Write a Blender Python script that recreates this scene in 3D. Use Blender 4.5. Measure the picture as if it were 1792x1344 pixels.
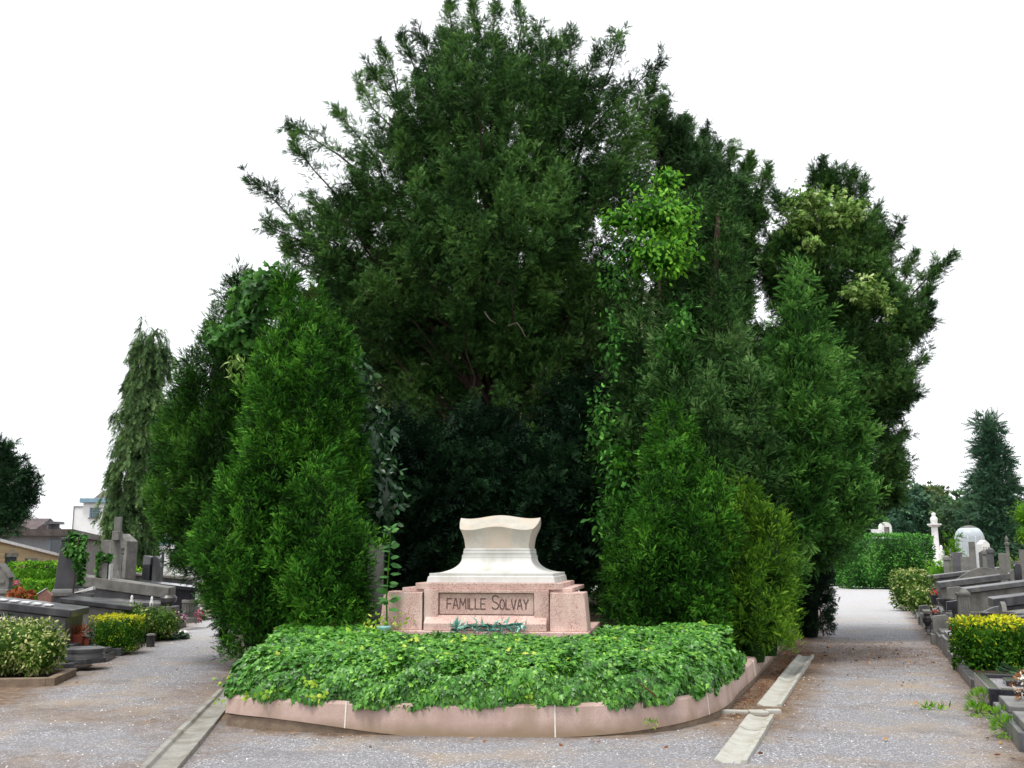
import bpy, math, random
import numpy as np
from mathutils import Vector, Matrix
for o in list(bpy.data.objects): bpy.data.objects.remove(o)
sc = bpy.context.scene
COL = sc.collection
# ------------------------------------------------------------------ camera, sky, sun, exposure
F = 1742.2; PITCH = math.radians(9.87); EYE = 1.6
cam = bpy.data.cameras.new("camera"); cam.sensor_width = 36; cam.lens = 35
cam.clip_start = 0.1; cam.clip_end = 3000
camo = bpy.data.objects.new("camera", cam); COL.objects.link(camo)
camo.location = (0, 0, EYE); camo.rotation_euler = (math.radians(90) + PITCH, 0, 0)
sc.camera = camo
SUN_EL, SUN_AZ = math.radians(68), math.radians(215)   # azimuth from +Y clockwise: behind the camera, a little left
w = bpy.data.worlds.new("World"); sc.world = w; w.use_nodes = True
nt = w.node_tree; nt.nodes.clear()
sky = nt.nodes.new('ShaderNodeTexSky'); sky.sky_type = 'NISHITA'; sky.sun_disc = False
sky.sun_elevation = SUN_EL; sky.sun_rotation = SUN_AZ; sky.air_density = 1.0; sky.dust_density = 3.0
hs = nt.nodes.new('ShaderNodeHueSaturation'); hs.inputs['Saturation'].default_value = 0.15
mx = nt.nodes.new('ShaderNodeMix'); mx.data_type = 'RGBA'; mx.inputs[0].default_value = 0.72
mx.inputs[7].default_value = (12.6, 12.9, 13.3, 1)      # the bright even cloud layer over the sky
bg = nt.nodes.new('ShaderNodeBackground'); bg.inputs['Strength'].default_value = 0.105
wo = nt.nodes.new('ShaderNodeOutputWorld')
nt.links.new(sky.outputs[0], hs.inputs['Color']); nt.links.new(hs.outputs[0], mx.inputs[6])
nt.links.new(mx.outputs[2], bg.inputs['Color']); nt.links.new(bg.outputs[0], wo.inputs[0])
sl = bpy.data.lights.new("sun", 'SUN'); sl.energy = 2.2; sl.angle = math.radians(14); sl.color = (1, 0.96, 0.88)
so = bpy.data.objects.new("sun", sl); COL.objects.link(so)
sd = Vector((math.sin(SUN_AZ) * math.cos(SUN_EL), math.cos(SUN_AZ) * math.cos(SUN_EL), math.sin(SUN_EL)))
so.rotation_euler = sd.to_track_quat('Z', 'Y').to_euler(); so.location = (0, -5, 20)
sc.view_settings.view_transform = 'Standard'; sc.view_settings.look = 'None'
sc.view_settings.exposure = 0.36; sc.view_settings.gamma = 1
sc.render.engine = 'CYCLES'
sc.cycles.max_bounces = 6; sc.cycles.diffuse_bounces = 3; sc.cycles.transmission_bounces = 3; sc.cycles.glossy_bounces = 2

def at(px, py, d):
    u = (px - 896) / F; v = (672 - py) / F
    fy = math.cos(PITCH) - math.sin(PITCH) * v; fz = math.sin(PITCH) + math.cos(PITCH) * v
    k = d / fy
    return np.array([u * k, d, EYE + fz * k])
def gnd(px, py, z=0.0):
    v = (672 - py) / F
    fy = math.cos(PITCH) - math.sin(PITCH) * v; fz = math.sin(PITCH) + math.cos(PITCH) * v
    k = (z - EYE) / fz
    return np.array([(px - 896) / F * k, fy * k, z])
def ppm(d): return F / d      # source pixels per metre, near enough

# ------------------------------------------------------------------ materials
def mat_new(name):
    m = bpy.data.materials.new(name); m.use_nodes = True
    n = m.node_tree; b = n.nodes['Principled BSDF']
    return m, n, b
def leaf_mat(name, dark, light, tip, rough=0.6, trans=0.25, var=0.35, scale=1.2, spec=0.12):
    m, n, b = mat_new(name)
    L = n.links.new; N = n.nodes.new
    a = N('ShaderNodeAttribute'); a.attribute_name = 'tint'
    r = N('ShaderNodeValToRGB'); e = r.color_ramp.elements
    e[0].position = 0.0; e[0].color = (*dark, 1); e[1].position = 1.0; e[1].color = (*tip, 1)
    k = e.new(0.55); k.color = (*light, 1)
    tc = N('ShaderNodeTexCoord'); nz = N('ShaderNodeTexNoise'); nz.inputs['Scale'].default_value = scale
    nz.inputs['Detail'].default_value = 3
    L(tc.outputs['Object'], nz.inputs['Vector'])
    mr = N('ShaderNodeMapRange'); mr.inputs[1].default_value = 0.3; mr.inputs[2].default_value = 0.7
    mr.inputs[3].default_value = -var; mr.inputs[4].default_value = var
    L(nz.outputs[0], mr.inputs[0])
    ad = N('ShaderNodeMath'); ad.operation = 'ADD'; ad.use_clamp = True
    L(a.outputs['Fac'], ad.inputs[0]); L(mr.outputs[0], ad.inputs[1]); L(ad.outputs[0], r.inputs[0])
    L(r.outputs[0], b.inputs['Base Color']); b.inputs['Roughness'].default_value = rough
    b.inputs['Specular IOR Level'].default_value = spec
    t = N('ShaderNodeBsdfTranslucent'); L(r.outputs[0], t.inputs['Color'])
    ms = N('ShaderNodeMixShader'); ms.inputs[0].default_value = trans
    L(b.outputs[0], ms.inputs[1]); L(t.outputs[0], ms.inputs[2])
    L(ms.outputs[0], n.nodes['Material Output'].inputs[0])
    return m
def stone(name, c1, c2, scale=6, rough=0.75, speck=None, speck_scale=120, bump=0.15, spec=0.4, stain=None, low=None):
    m, n, b = mat_new(name); L = n.links.new; N = n.nodes.new
    tc = N('ShaderNodeTexCoord')
    nz = N('ShaderNodeTexNoise'); nz.inputs['Scale'].default_value = scale; nz.inputs['Detail'].default_value = 8
    nz.inputs['Roughness'].default_value = 0.65
    L(tc.outputs['Object'], nz.inputs['Vector'])
    r = N('ShaderNodeValToRGB'); e = r.color_ramp.elements
    e[0].position = 0.35; e[0].color = (*c1, 1); e[1].position = 0.65; e[1].color = (*c2, 1)
    L(nz.outputs[0], r.inputs[0]); last = r.outputs[0]
    if speck:
        n2 = N('ShaderNodeTexNoise'); n2.inputs['Scale'].default_value = speck_scale; n2.inputs['Detail'].default_value = 2
        L(tc.outputs['Object'], n2.inputs['Vector'])
        r2 = N('ShaderNodeValToRGB'); r2.color_ramp.elements[0].position = 0.5; r2.color_ramp.elements[1].position = 0.62
        L(n2.outputs[0], r2.inputs[0])
        x = N('ShaderNodeMix'); x.data_type = 'RGBA'; L(r2.outputs[0], x.inputs[0]); L(last, x.inputs[6]); x.inputs[7].default_value = (*speck, 1)
        last = x.outputs[2]
    if stain:
        n3 = N('ShaderNodeTexNoise'); n3.inputs['Scale'].default_value = 2.2; n3.inputs['Detail'].default_value = 6
        mp = N('ShaderNodeMapping'); mp.inputs['Scale'].default_value = (1.6, 1.6, 0.45)
        L(tc.outputs['Object'], mp.inputs[0]); L(mp.outputs[0], n3.inputs['Vector'])
        r3 = N('ShaderNodeValToRGB'); r3.color_ramp.elements[0].position = 0.48; r3.color_ramp.elements[1].position = 0.72
        L(n3.outputs[0], r3.inputs[0])
        x = N('ShaderNodeMix'); x.data_type = 'RGBA'; L(r3.outputs[0], x.inputs[0]); L(last, x.inputs[6]); x.inputs[7].default_value = (*stain, 1)
        last = x.outputs[2]
    if low:   # splashed earth near the ground
        sx = N('ShaderNodeSeparateXYZ'); L(tc.outputs['Object'], sx.inputs[0])
        mr = N('ShaderNodeMapRange'); mr.inputs[1].default_value = 0.17; mr.inputs[2].default_value = 0.02; mr.inputs[3].default_value = -0.25; mr.inputs[4].default_value = 0.75
        n6 = N('ShaderNodeTexNoise'); n6.inputs['Scale'].default_value = 5; n6.inputs['Detail'].default_value = 7; L(tc.outputs['Object'], n6.inputs['Vector'])
        L(sx.outputs[2], mr.inputs[0]); q = N('ShaderNodeMath'); q.operation = 'MULTIPLY_ADD'; q.use_clamp = True; q.inputs[1].default_value = 1.3
        o2 = N('ShaderNodeMath'); o2.operation = 'MULTIPLY_ADD'; o2.inputs[1].default_value = 1.4; o2.inputs[2].default_value = -0.62; L(n6.outputs[0], o2.inputs[0])
        L(mr.outputs[0], q.inputs[0]); L(o2.outputs[0], q.inputs[2])
        x = N('ShaderNodeMix'); x.data_type = 'RGBA'; L(q.outputs[0], x.inputs[0]); L(last, x.inputs[6]); x.inputs[7].default_value = (*low, 1)
        last = x.outputs[2]
    L(last, b.inputs['Base Color']); b.inputs['Roughness'].default_value = rough
    b.inputs['Specular IOR Level'].default_value = spec
    if bump:
        n4 = N('ShaderNodeTexNoise'); n4.inputs['Scale'].default_value = 60; n4.inputs['Detail'].default_value = 4
        L(tc.outputs['Object'], n4.inputs['Vector'])
        bp = N('ShaderNodeBump'); bp.inputs['Strength'].default_value = bump; bp.inputs['Distance'].default_value = 0.01
        L(n4.outputs[0], bp.inputs['Height']); L(bp.outputs[0], b.inputs['Normal'])
    return m
M = {}
M['cyp_green'] = leaf_mat('cypress_leaf', (0.006, 0.026, 0.003), (0.045, 0.185, 0.015), (0.21, 0.52, 0.055), trans=0.2)
M['cyp_dark'] = leaf_mat('cypress_leaf_dark', (0.006, 0.022, 0.004), (0.04, 0.145, 0.016), (0.16, 0.37, 0.05), trans=0.18)
M['cyp_olive'] = leaf_mat('cypress_leaf_olive', (0.009, 0.03, 0.007), (0.062, 0.17, 0.036), (0.22, 0.38, 0.13), trans=0.18)
M['cyp_mid'] = leaf_mat('cypress_leaf_mid', (0.008, 0.03, 0.005), (0.06, 0.2, 0.03), (0.23, 0.48, 0.1), trans=0.18)
M['cyp_gold'] = leaf_mat('cypress_leaf_gold', (0.01, 0.038, 0.003), (0.085, 0.22, 0.014), (0.27, 0.47, 0.04), trans=0.22)
M['yew'] = leaf_mat('yew_leaf', (0.008, 0.027, 0.006), (0.046, 0.122, 0.028), (0.155, 0.315, 0.07), trans=0.15, var=0.4, scale=0.9)
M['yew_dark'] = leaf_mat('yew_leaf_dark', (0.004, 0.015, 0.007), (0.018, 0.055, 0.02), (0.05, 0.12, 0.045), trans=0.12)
M['spruce'] = leaf_mat('spruce_leaf', (0.01, 0.03, 0.01), (0.05, 0.12, 0.04), (0.15, 0.27, 0.1), trans=0.12)
M['weeping'] = leaf_mat('weeping_leaf', (0.025, 0.055, 0.02), (0.08, 0.155, 0.05), (0.19, 0.31, 0.11), trans=0.15, scale=0.8)
M['maple'] = leaf_mat('maple_leaf', (0.02, 0.09, 0.008), (0.09, 0.3, 0.02), (0.24, 0.54, 0.05), trans=0.35, rough=0.45)
M['pale_leaf'] = leaf_mat('pale_climber_leaf', (0.08, 0.17, 0.03), (0.27, 0.45, 0.11), (0.58, 0.7, 0.3), trans=0.3)
M['ivy'] = leaf_mat('ivy_leaf', (0.012, 0.055, 0.007), (0.065, 0.235, 0.022), (0.25, 0.53, 0.06), rough=0.38, trans=0.15, scale=2.5, spec=0.5, var=0.16)
M['ivy_young'] = leaf_mat('ivy_young_leaf', (0.12, 0.28, 0.02), (0.30, 0.50, 0.05), (0.55, 0.62, 0.10), rough=0.4, trans=0.3)
M['ivy_dark'] = leaf_mat('ivy_dark_leaf', (0.007, 0.028, 0.010), (0.022, 0.08, 0.026), (0.09, 0.20, 0.07), rough=0.35, trans=0.12, spec=0.5)
M['ivy_sun'] = leaf_mat('ivy_bright_leaf', (0.018, 0.07, 0.012), (0.055, 0.18, 0.03), (0.15, 0.33, 0.07), rough=0.4, trans=0.25)
M['hedge'] = leaf_mat('hedge_leaf', (0.014, 0.055, 0.009), (0.055, 0.2, 0.03), (0.14, 0.38, 0.06), trans=0.2)
M['hedge_dark'] = leaf_mat('hedge_leaf_dark', (0.007, 0.025, 0.009), (0.018, 0.065, 0.02), (0.05, 0.13, 0.03), trans=0.15)
M['variegated'] = leaf_mat('variegated_leaf', (0.03, 0.085, 0.010), (0.13, 0.23, 0.03), (0.55, 0.56, 0.24), trans=0.25, scale=5)
M['euonymus'] = leaf_mat('euonymus_leaf', (0.018, 0.072, 0.0048), (0.066, 0.192, 0.0096), (0.605, 0.583, 0.022), trans=0.25, scale=7, var=0.42)
M['lime'] = leaf_mat('lime_leaf', (0.05, 0.16, 0.008), (0.13, 0.34, 0.015), (0.30, 0.50, 0.04), trans=0.3, scale=3)
M['far_green'] = leaf_mat('far_leaf', (0.04, 0.08, 0.04), (0.09, 0.18, 0.075), (0.17, 0.28, 0.12), trans=0.15, scale=0.15)
M['far_olive'] = leaf_mat('far_leaf_olive', (0.06, 0.1, 0.04), (0.15, 0.21, 0.08), (0.27, 0.32, 0.13), trans=0.15, scale=0.15)
M['far_hazy_blue'] = leaf_mat('far_leaf_hazy_blue', (0.03, 0.08, 0.045), (0.075, 0.165, 0.09), (0.14, 0.26, 0.14), trans=0.15, scale=0.15)  # leaf tones lightened, distance haze painted into the colour
M['dry_leaf'] = leaf_mat('dry_leaf', (0.10, 0.035, 0.012), (0.22, 0.09, 0.03), (0.42, 0.24, 0.10), rough=0.7, trans=0.1)
M['rust_plant'] = leaf_mat('rust_plant_leaf', (0.16, 0.04, 0.015), (0.30, 0.09, 0.03), (0.5, 0.2, 0.08), rough=0.7, trans=0.15)
M['pink_petal'] = leaf_mat('pink_petal', (0.65, 0.05, 0.16), (0.80, 0.12, 0.28), (0.85, 0.45, 0.55), rough=0.6)
M['mauve_petal'] = leaf_mat('mauve_petal', (0.45, 0.10, 0.35), (0.75, 0.30, 0.55), (0.9, 0.75, 0.72), rough=0.6)
M['red_petal'] = leaf_mat('red_petal', (0.5, 0.01, 0.01), (0.75, 0.03, 0.03), (0.8, 0.10, 0.10), rough=0.6)
M['white_petal'] = leaf_mat('white_petal', (0.65, 0.60, 0.5), (0.85, 0.80, 0.72), (0.9, 0.88, 0.85), rough=0.6)
M['verdigris'] = leaf_mat('verdigris_bronze', (0.02, 0.09, 0.07), (0.09, 0.28, 0.23), (0.30, 0.55, 0.47), rough=0.65, trans=0.0, scale=8)
M['bark'] = stone('bark', (0.035, 0.022, 0.016), (0.075, 0.05, 0.036), 9, 0.95, bump=0.6)
M['bark_red'] = stone('bark_red', (0.022, 0.014, 0.010), (0.05, 0.03, 0.022), 9, 0.95, bump=0.6)
M['dead_wood'] = stone('dead_wood', (0.09, 0.075, 0.06), (0.15, 0.13, 0.11), 9, 0.9)
M['soil'] = stone('soil', (0.028, 0.020, 0.014), (0.06, 0.042, 0.028), 5, 1.0, bump=0.5, spec=0.1)
M['pink_granite'] = stone('pink_granite', (0.48, 0.31, 0.27), (0.62, 0.44, 0.39), 5, 0.6, speck=(0.32, 0.19, 0.165), speck_scale=75, bump=0.08, stain=(0.66, 0.50, 0.45))
M['kerb_granite'] = stone('kerb_granite', (0.40, 0.285, 0.25), (0.50, 0.37, 0.325), 3, 0.7, speck=(0.37, 0.26, 0.225), speck_scale=150, bump=0.15, stain=(0.30, 0.215, 0.165), low=(0.25, 0.18, 0.12))
M['footing'] = stone('rough_footing', (0.15, 0.11, 0.08), (0.24, 0.18, 0.13), 7, 0.95, bump=0.8)
M['grey_marble'] = stone('pale_limestone', (0.46, 0.46, 0.44), (0.60, 0.60, 0.58), 4, 0.75, speck=(0.56, 0.56, 0.53), speck_scale=50, bump=0.12, stain=(0.42, 0.41, 0.37))
M['lid_stone'] = stone('warm_limestone', (0.37, 0.35, 0.305), (0.49, 0.465, 0.415), 6, 0.75, speck=(0.42, 0.39, 0.33), speck_scale=50, bump=0.08, stain=(0.50, 0.40, 0.31))
M['letter'] = stone('engraving', (0.10, 0.06, 0.055), (0.16, 0.10, 0.09), 20, 0.9, bump=0)
M['mortar'] = stone('mortar', (0.62, 0.58, 0.52), (0.75, 0.72, 0.66), 20, 0.9, bump=0.2)
M['seam'] = stone('dark_seam', (0.02, 0.014, 0.012), (0.05, 0.035, 0.03), 20, 0.9, bump=0)
M['concrete'] = stone('concrete', (0.32, 0.32, 0.29), (0.46, 0.46, 0.43), 4, 0.9, speck=(0.40, 0.38, 0.33), speck_scale=40, bump=0.4, stain=(0.28, 0.26, 0.20))
M['old_concrete'] = stone('old_concrete', (0.20, 0.195, 0.175), (0.32, 0.31, 0.28), 4, 0.9, speck=(0.25, 0.24, 0.22), speck_scale=40, bump=0.6, stain=(0.15, 0.13, 0.10))
M['bluestone'] = stone('bluestone', (0.06, 0.06, 0.067), (0.125, 0.125, 0.133), 3.5, 0.36, bump=0.3, stain=(0.17, 0.165, 0.15))
M['greystone'] = stone('weathered_greystone', (0.12, 0.118, 0.11), (0.23, 0.225, 0.21), 3.5, 0.8, bump=0.5, stain=(0.075, 0.08, 0.06))
M['darkstone'] = stone('dark_wet_stone', (0.028, 0.028, 0.033), (0.06, 0.06, 0.067), 3, 0.30, bump=0.15, stain=(0.12, 0.12, 0.12))
M['black_granite'] = stone('black_granite', (0.010, 0.010, 0.014), (0.022, 0.022, 0.030), 20, 0.16, speck=(0.05, 0.05, 0.06), speck_scale=200, bump=0, spec=0.6)
M['white_marble'] = stone('white_marble', (0.62, 0.62, 0.62), (0.78, 0.78, 0.77), 5, 0.55, bump=0.05)
M['brown_stone'] = stone('red_brown_stone', (0.22, 0.11, 0.085), (0.32, 0.18, 0.14), 8, 0.8)
M['white_paint'] = stone('white_render', (0.70, 0.71, 0.72), (0.80, 0.81, 0.82), 1.2, 0.8, bump=0.05)
M['blue_paint'] = stone('blue_grey_paint', (0.16, 0.27, 0.36), (0.22, 0.34, 0.43), 3, 0.6)
M['grey_render'] = stone('grey_render', (0.20, 0.215, 0.24), (0.32, 0.34, 0.37), 1.4, 0.9)
M['wood_grey'] = stone('grey_boards', (0.11, 0.10, 0.095), (0.19, 0.18, 0.17), 2.4, 0.85)
M['roof_edge'] = stone('roof_felt', (0.06, 0.05, 0.05), (0.13, 0.11, 0.10), 3, 0.9)
M['roof_tile'] = stone('dark_roof_tile', (0.07, 0.05, 0.055), (0.12, 0.09, 0.09), 3, 0.8)
M['terracotta'] = stone('terracotta', (0.28, 0.06, 0.035), (0.38, 0.09, 0.05), 6, 0.7)
M['iron'] = stone('dark_iron', (0.018, 0.018, 0.02), (0.045, 0.042, 0.04), 8, 0.5, bump=0.1)
M['dome_glass'] = stone('milky_dome_panes', (0.33, 0.38, 0.42), (0.46, 0.51, 0.55), 1.5, 0.4, bump=0)
M['glass'] = stone('window_glass', (0.03, 0.04, 0.05), (0.07, 0.085, 0.10), 1.5, 0.1, bump=0, spec=0.8)
M['teal_plastic'] = stone('teal_plastic', (0.18, 0.42, 0.42), (0.32, 0.58, 0.56), 12, 0.4, bump=0)
def brick_mat():
    m, n, b = mat_new('yellow_brick'); L = n.links.new; N = n.nodes.new
    tc = N('ShaderNodeTexCoord'); mp = N('ShaderNodeMapping'); mp.inputs['Rotation'].default_value = (math.radians(90), 0, 0)
    L(tc.outputs['Object'], mp.inputs[0])
    k = N('ShaderNodeTexBrick'); k.inputs['Color1'].default_value = (0.46, 0.36, 0.19, 1); k.inputs['Color2'].default_value = (0.36, 0.25, 0.14, 1)
    k.inputs['Mortar'].default_value = (0.30, 0.27, 0.22, 1); k.inputs['Scale'].default_value = 4.2; k.inputs['Mortar Size'].default_value = 0.02
    L(mp.outputs[0], k.inputs['Vector']); L(k.outputs[0], b.inputs['Base Color']); b.inputs['Roughness'].default_value = 0.9
    return m
M['brick'] = brick_mat()
def gravel_mat():
    m, n, b = mat_new('gravel'); L = n.links.new; N = n.nodes.new
    tc = N('ShaderNodeTexCoord')
    def noise(s, d=4, r=0.6):
        x = N('ShaderNodeTexNoise'); x.inputs['Scale'].default_value = s; x.inputs['Detail'].default_value = d
        x.inputs['Roughness'].default_value = r; L(tc.outputs['Object'], x.inputs['Vector']); return x
    def ramp(src, stops):
        r = N('ShaderNodeValToRGB'); e = r.color_ramp.elements
        e[0].position = stops[0][0]; e[0].color = (*stops[0][1], 1); e[1].position = stops[-1][0]; e[1].color = (*stops[-1][1], 1)
        for p, c in stops[1:-1]: q = e.new(p); q.color = (*c, 1)
        L(src, r.inputs[0]); return r
    def mix(f, a, c):
        x = N('ShaderNodeMix'); x.data_type = 'RGBA'
        L(f, x.inputs[0])
        if isinstance(a, tuple): x.inputs[6].default_value = (*a, 1)
        else: L(a, x.inputs[6])
        if isinstance(c, tuple): x.inputs[7].default_value = (*c, 1)
        else: L(c, x.inputs[7])
        return x.outputs[2]
    v = N('ShaderNodeTexVoronoi'); v.inputs['Scale'].default_value = 95; L(tc.outputs['Object'], v.inputs['Vector'])
    sep = N('ShaderNodeSeparateColor'); L(v.outputs['Color'], sep.inputs[0])
    peb = ramp(sep.outputs[0], [(0.0, (0.12, 0.118, 0.13)), (0.45, (0.215, 0.213, 0.232)), (0.88, (0.31, 0.306, 0.33)), (0.985, (0.80, 0.78, 0.78))])
    n1 = noise(0.7, 6, 0.65)
    fine = mix(ramp(n1.outputs[0], [(0.42, (0, 0, 0)), (0.62, (1, 1, 1))]).outputs[0], peb.outputs[0], (0.225, 0.22, 0.232))
    x2 = N('ShaderNodeMix'); x2.data_type = 'RGBA'; x2.inputs[0].default_value = 0.5; L(peb.outputs[0], x2.inputs[6]); L(fine, x2.inputs[7])
    n2 = noise(0.55, 8, 0.7)
    och = ramp(n2.outputs[0], [(0.49, (0, 0, 0)), (0.66, (0.75, 0.75, 0.75))])
    c1 = mix(och.outputs[0], x2.outputs[2], (0.34, 0.255, 0.165))
    n5 = noise(1.3, 6, 0.7)
    c1 = mix(ramp(n5.outputs[0], [(0.52, (0, 0, 0)), (0.70, (0.75, 0.75, 0.75))]).outputs[0], c1, (0.14, 0.135, 0.14))
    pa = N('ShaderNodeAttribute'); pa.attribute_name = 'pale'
    c1 = mix(pa.outputs['Fac'], c1, (0.56, 0.56, 0.58))  # paints the bright light on the far paths into the gravel colour
    # dirt and moss: a mask stored on the ground mesh, broken up by noise
    a = N('ShaderNodeAttribute'); a.attribute_name = 'dirt'
    n3 = noise(3.0, 8, 0.75)
    ad = N('ShaderNodeMath'); ad.operation = 'MULTIPLY_ADD'; ad.inputs[1].default_value = 1.6; ad.use_clamp = True
    sb = N('ShaderNodeMath'); sb.operation = 'MULTIPLY_ADD'; sb.inputs[1].default_value = 2.2; sb.inputs[2].default_value = -1.35
    L(n3.outputs[0], sb.inputs[0]); L(a.outputs['Fac'], ad.inputs[0]); L(sb.outputs[0], ad.inputs[2])
    n4 = noise(9, 5, 0.7)
    dirtc = ramp(n4.outputs[0], [(0.3, (0.085, 0.05, 0.032)), (0.5, (0.165, 0.11, 0.075)), (0.7, (0.29, 0.22, 0.155))])
    c2 = mix(ad.outputs[0], c1, dirtc.outputs[0])
    L(c2, b.inputs['Base Color']); b.inputs['Roughness'].default_value = 0.85; b.inputs['Specular IOR Level'].default_value = 0.3
    bp = N('ShaderNodeBump'); bp.inputs['Strength'].default_value = 0.7; bp.inputs['Distance'].default_value = 0.012
    L(v.outputs['Distance'], bp.inputs['Height']); L(bp.outputs[0], b.inputs['Normal'])
    return m
M['gravel'] = gravel_mat()

# ------------------------------------------------------------------ object helpers
def empty(name, loc, label, cat, group=None, rz=0.0):
    o = bpy.data.objects.new(name, None); COL.objects.link(o)
    o.location = tuple(float(v) for v in loc); o.rotation_euler = (0, 0, rz)
    o.empty_display_size = 0.2
    o['label'] = label; o['category'] = cat
    if group: o['group'] = group
    return o
def tag(o, label=None, cat=None, group=None, kind=None):
    if label: o['label'] = label
    if cat: o['category'] = cat
    if group: o['group'] = group
    if kind: o['kind'] = kind
    return o
class MB:
    def __init__(s): s.v = []; s.f = []
    def add(s, vs, fs):
        k = len(s.v); s.v += [tuple(map(float, p)) for p in vs]; s.f += [tuple(i + k for i in f) for f in fs]; return s
    def box(s, x0, x1, y0, y1, z0, z1):
        return s.add([(x0,y0,z0),(x1,y0,z0),(x1,y1,z0),(x0,y1,z0),(x0,y0,z1),(x1,y0,z1),(x1,y1,z1),(x0,y1,z1)],
                     [(0,3,2,1),(4,5,6,7),(0,1,5,4),(1,2,6,5),(2,3,7,6),(3,0,4,7)])
    def frus(s, hx0, hy0, hx1, hy1, z0, z1, cx=0, cy=0):
        return s.add([(cx-hx0,cy-hy0,z0),(cx+hx0,cy-hy0,z0),(cx+hx0,cy+hy0,z0),(cx-hx0,cy+hy0,z0),(cx-hx1,cy-hy1,z1),(cx+hx1,cy-hy1,z1),(cx+hx1,cy+hy1,z1),(cx-hx1,cy+hy1,z1)],
                     [(0,3,2,1),(4,5,6,7),(0,1,5,4),(1,2,6,5),(2,3,7,6),(3,0,4,7)])
    def prism(s, prof, a0, a1, axis='y'):
        # prof: list of (p, q) going round; extruded between a0 and a1 along axis
        n = len(prof)
        mk = {'y': lambda p, q, a: (p, a, q), 'x': lambda p, q, a: (a, p, q), 'z': lambda p, q, a: (p, q, a)}[axis]
        vs = [mk(p, q, a0) for p, q in prof] + [mk(p, q, a1) for p, q in prof]
        fs = [tuple(range(n)), tuple(range(2 * n - 1, n - 1, -1))]
        fs += [(i, i + n, (i + 1) % n + n, (i + 1) % n) for i in range(n)]
        return s.add(vs, fs)
    def lathe(s, prof, n=20, cx=0, cy=0):
        vs = []; fs = []; m = len(prof)
        for r, z in prof:
            for i in range(n):
                a = 2 * math.pi * i / n; vs.append((cx + r * math.cos(a), cy + r * math.sin(a), z))
        for j in range(m - 1):
            for i in range(n):
                fs.append((j*n+i, j*n+(i+1)%n, (j+1)*n+(i+1)%n, (j+1)*n+i))
        fs.append(tuple(range(n-1, -1, -1))); fs.append(tuple(range((m-1)*n, m*n)))
        return s.add(vs, fs)
    def tube(s, pts, rad, n=7):
        pts = [Vector(p) for p in pts]; vs = []; fs = []; m = len(pts)
        for j, p in enumerate(pts):
            d = (pts[min(j+1, m-1)] - pts[max(j-1, 0)]).normalized()
            u = d.orthogonal().normalized() if abs(d.z) < 0.95 else Vector((1, 0, 0)).cross(d).normalized()
            if j and u.dot(pu) < 0: u = -u
            u = (pu - d * pu.dot(d)).normalized() if j else u
            pu = u; v = d.cross(u); r = rad[j] if hasattr(rad, '__len__') else rad
            for i in range(n):
                a = 2 * math.pi * i / n; vs.append(p + (u * math.cos(a) + v * math.sin(a)) * r)
        for j in range(m - 1):
            for i in range(n):
                fs.append((j*n+i, j*n+(i+1)%n, (j+1)*n+(i+1)%n, (j+1)*n+i))
        fs.append(tuple(range(n-1, -1, -1))); fs.append(tuple(range((m-1)*n, m*n)))
        return s.add(vs, fs)
    def build(s, name, mat, parent=None, bevel=0.0, smooth=False, recalc=True):
        me = bpy.data.meshes.new(name); me.from_pydata(s.v, [], s.f); me.update()
        if recalc:
            import bmesh
            bm = bmesh.new(); bm.from_mesh(me); bmesh.ops.recalc_face_normals(bm, faces=bm.faces); bm.to_mesh(me); bm.free()
        me.materials.append(M[mat] if isinstance(mat, str) else mat)
        if smooth:
            for p in me.polygons: p.use_smooth = True
        o = bpy.data.objects.new(name, me); COL.objects.link(o)
        if parent: o.parent = parent
        if bevel:
            b = o.modifiers.new('bevel', 'BEVEL'); b.width = bevel; b.segments = 2; b.limit_method = 'ANGLE'
        return o

# ------------------------------------------------------------------ foliage engine
rng = np.random.default_rng(11)
def nrm(a): return a / np.maximum(np.linalg.norm(a, axis=-1, keepdims=True), 1e-9)
def tmpl(v, f): return np.array(v, float), np.array(f, int)
def make_cypress_spray():
    v = []; f = []
    def tri(a, b, c): k = len(v); v.extend([a, b, c]); f.append((k, k+1, k+2))
    tri((0, -0.03, 0), (0, 0.03, 0), (1, 0, -0.12))
    for i in range(4):
        x = 0.06 + 0.21 * i; ln = 0.46 * (1 - 0.13 * i)
        for s in (-1, 1):
            z = -0.10 * x * x
            tri((x, 0, z), (x + 0.17, 0, z), (x + ln * 0.95, s * ln * 0.40, z - 0.05))
    return tmpl(v, f)
def make_yew_twig():
    v = []; f = []
    def tri(a, b, c): k = len(v); v.extend([a, b, c]); f.append((k, k+1, k+2))
    tri((0, -0.02, 0), (0, 0.02, 0), (1, 0, -0.2))
    for i in range(5):
        x = 0.08 + 0.18 * i; ln = 0.30 * (1 - 0.09 * i)
        for s in (-1, 1):
            z = -0.2 * x * x; zz = 0.05 * (1 if i % 2 else -1)
            tri((x, 0, z), (x + 0.13, 0, z), (x + ln * 0.7, s * ln * 0.85, z + zz))
    return tmpl(v, f)
def make_ivy():
    o = [(0, 0), (-0.12, -0.30), (0.10, -0.52), (0.32, -0.30), (0.62, -0.40), (0.66, -0.16), (1.0, 0), (0.66, 0.16), (0.62, 0.40), (0.32, 0.30), (0.10, 0.52), (-0.12, 0.30)]
    v = [(0.35, 0, 0.05)] + [(a, b, -0.22 * abs(b) - 0.10 * a * a) for a, b in o]
    n = len(o)
    return tmpl(v, [(0, 1 + i, 1 + (i + 1) % n) for i in range(n)])
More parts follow.
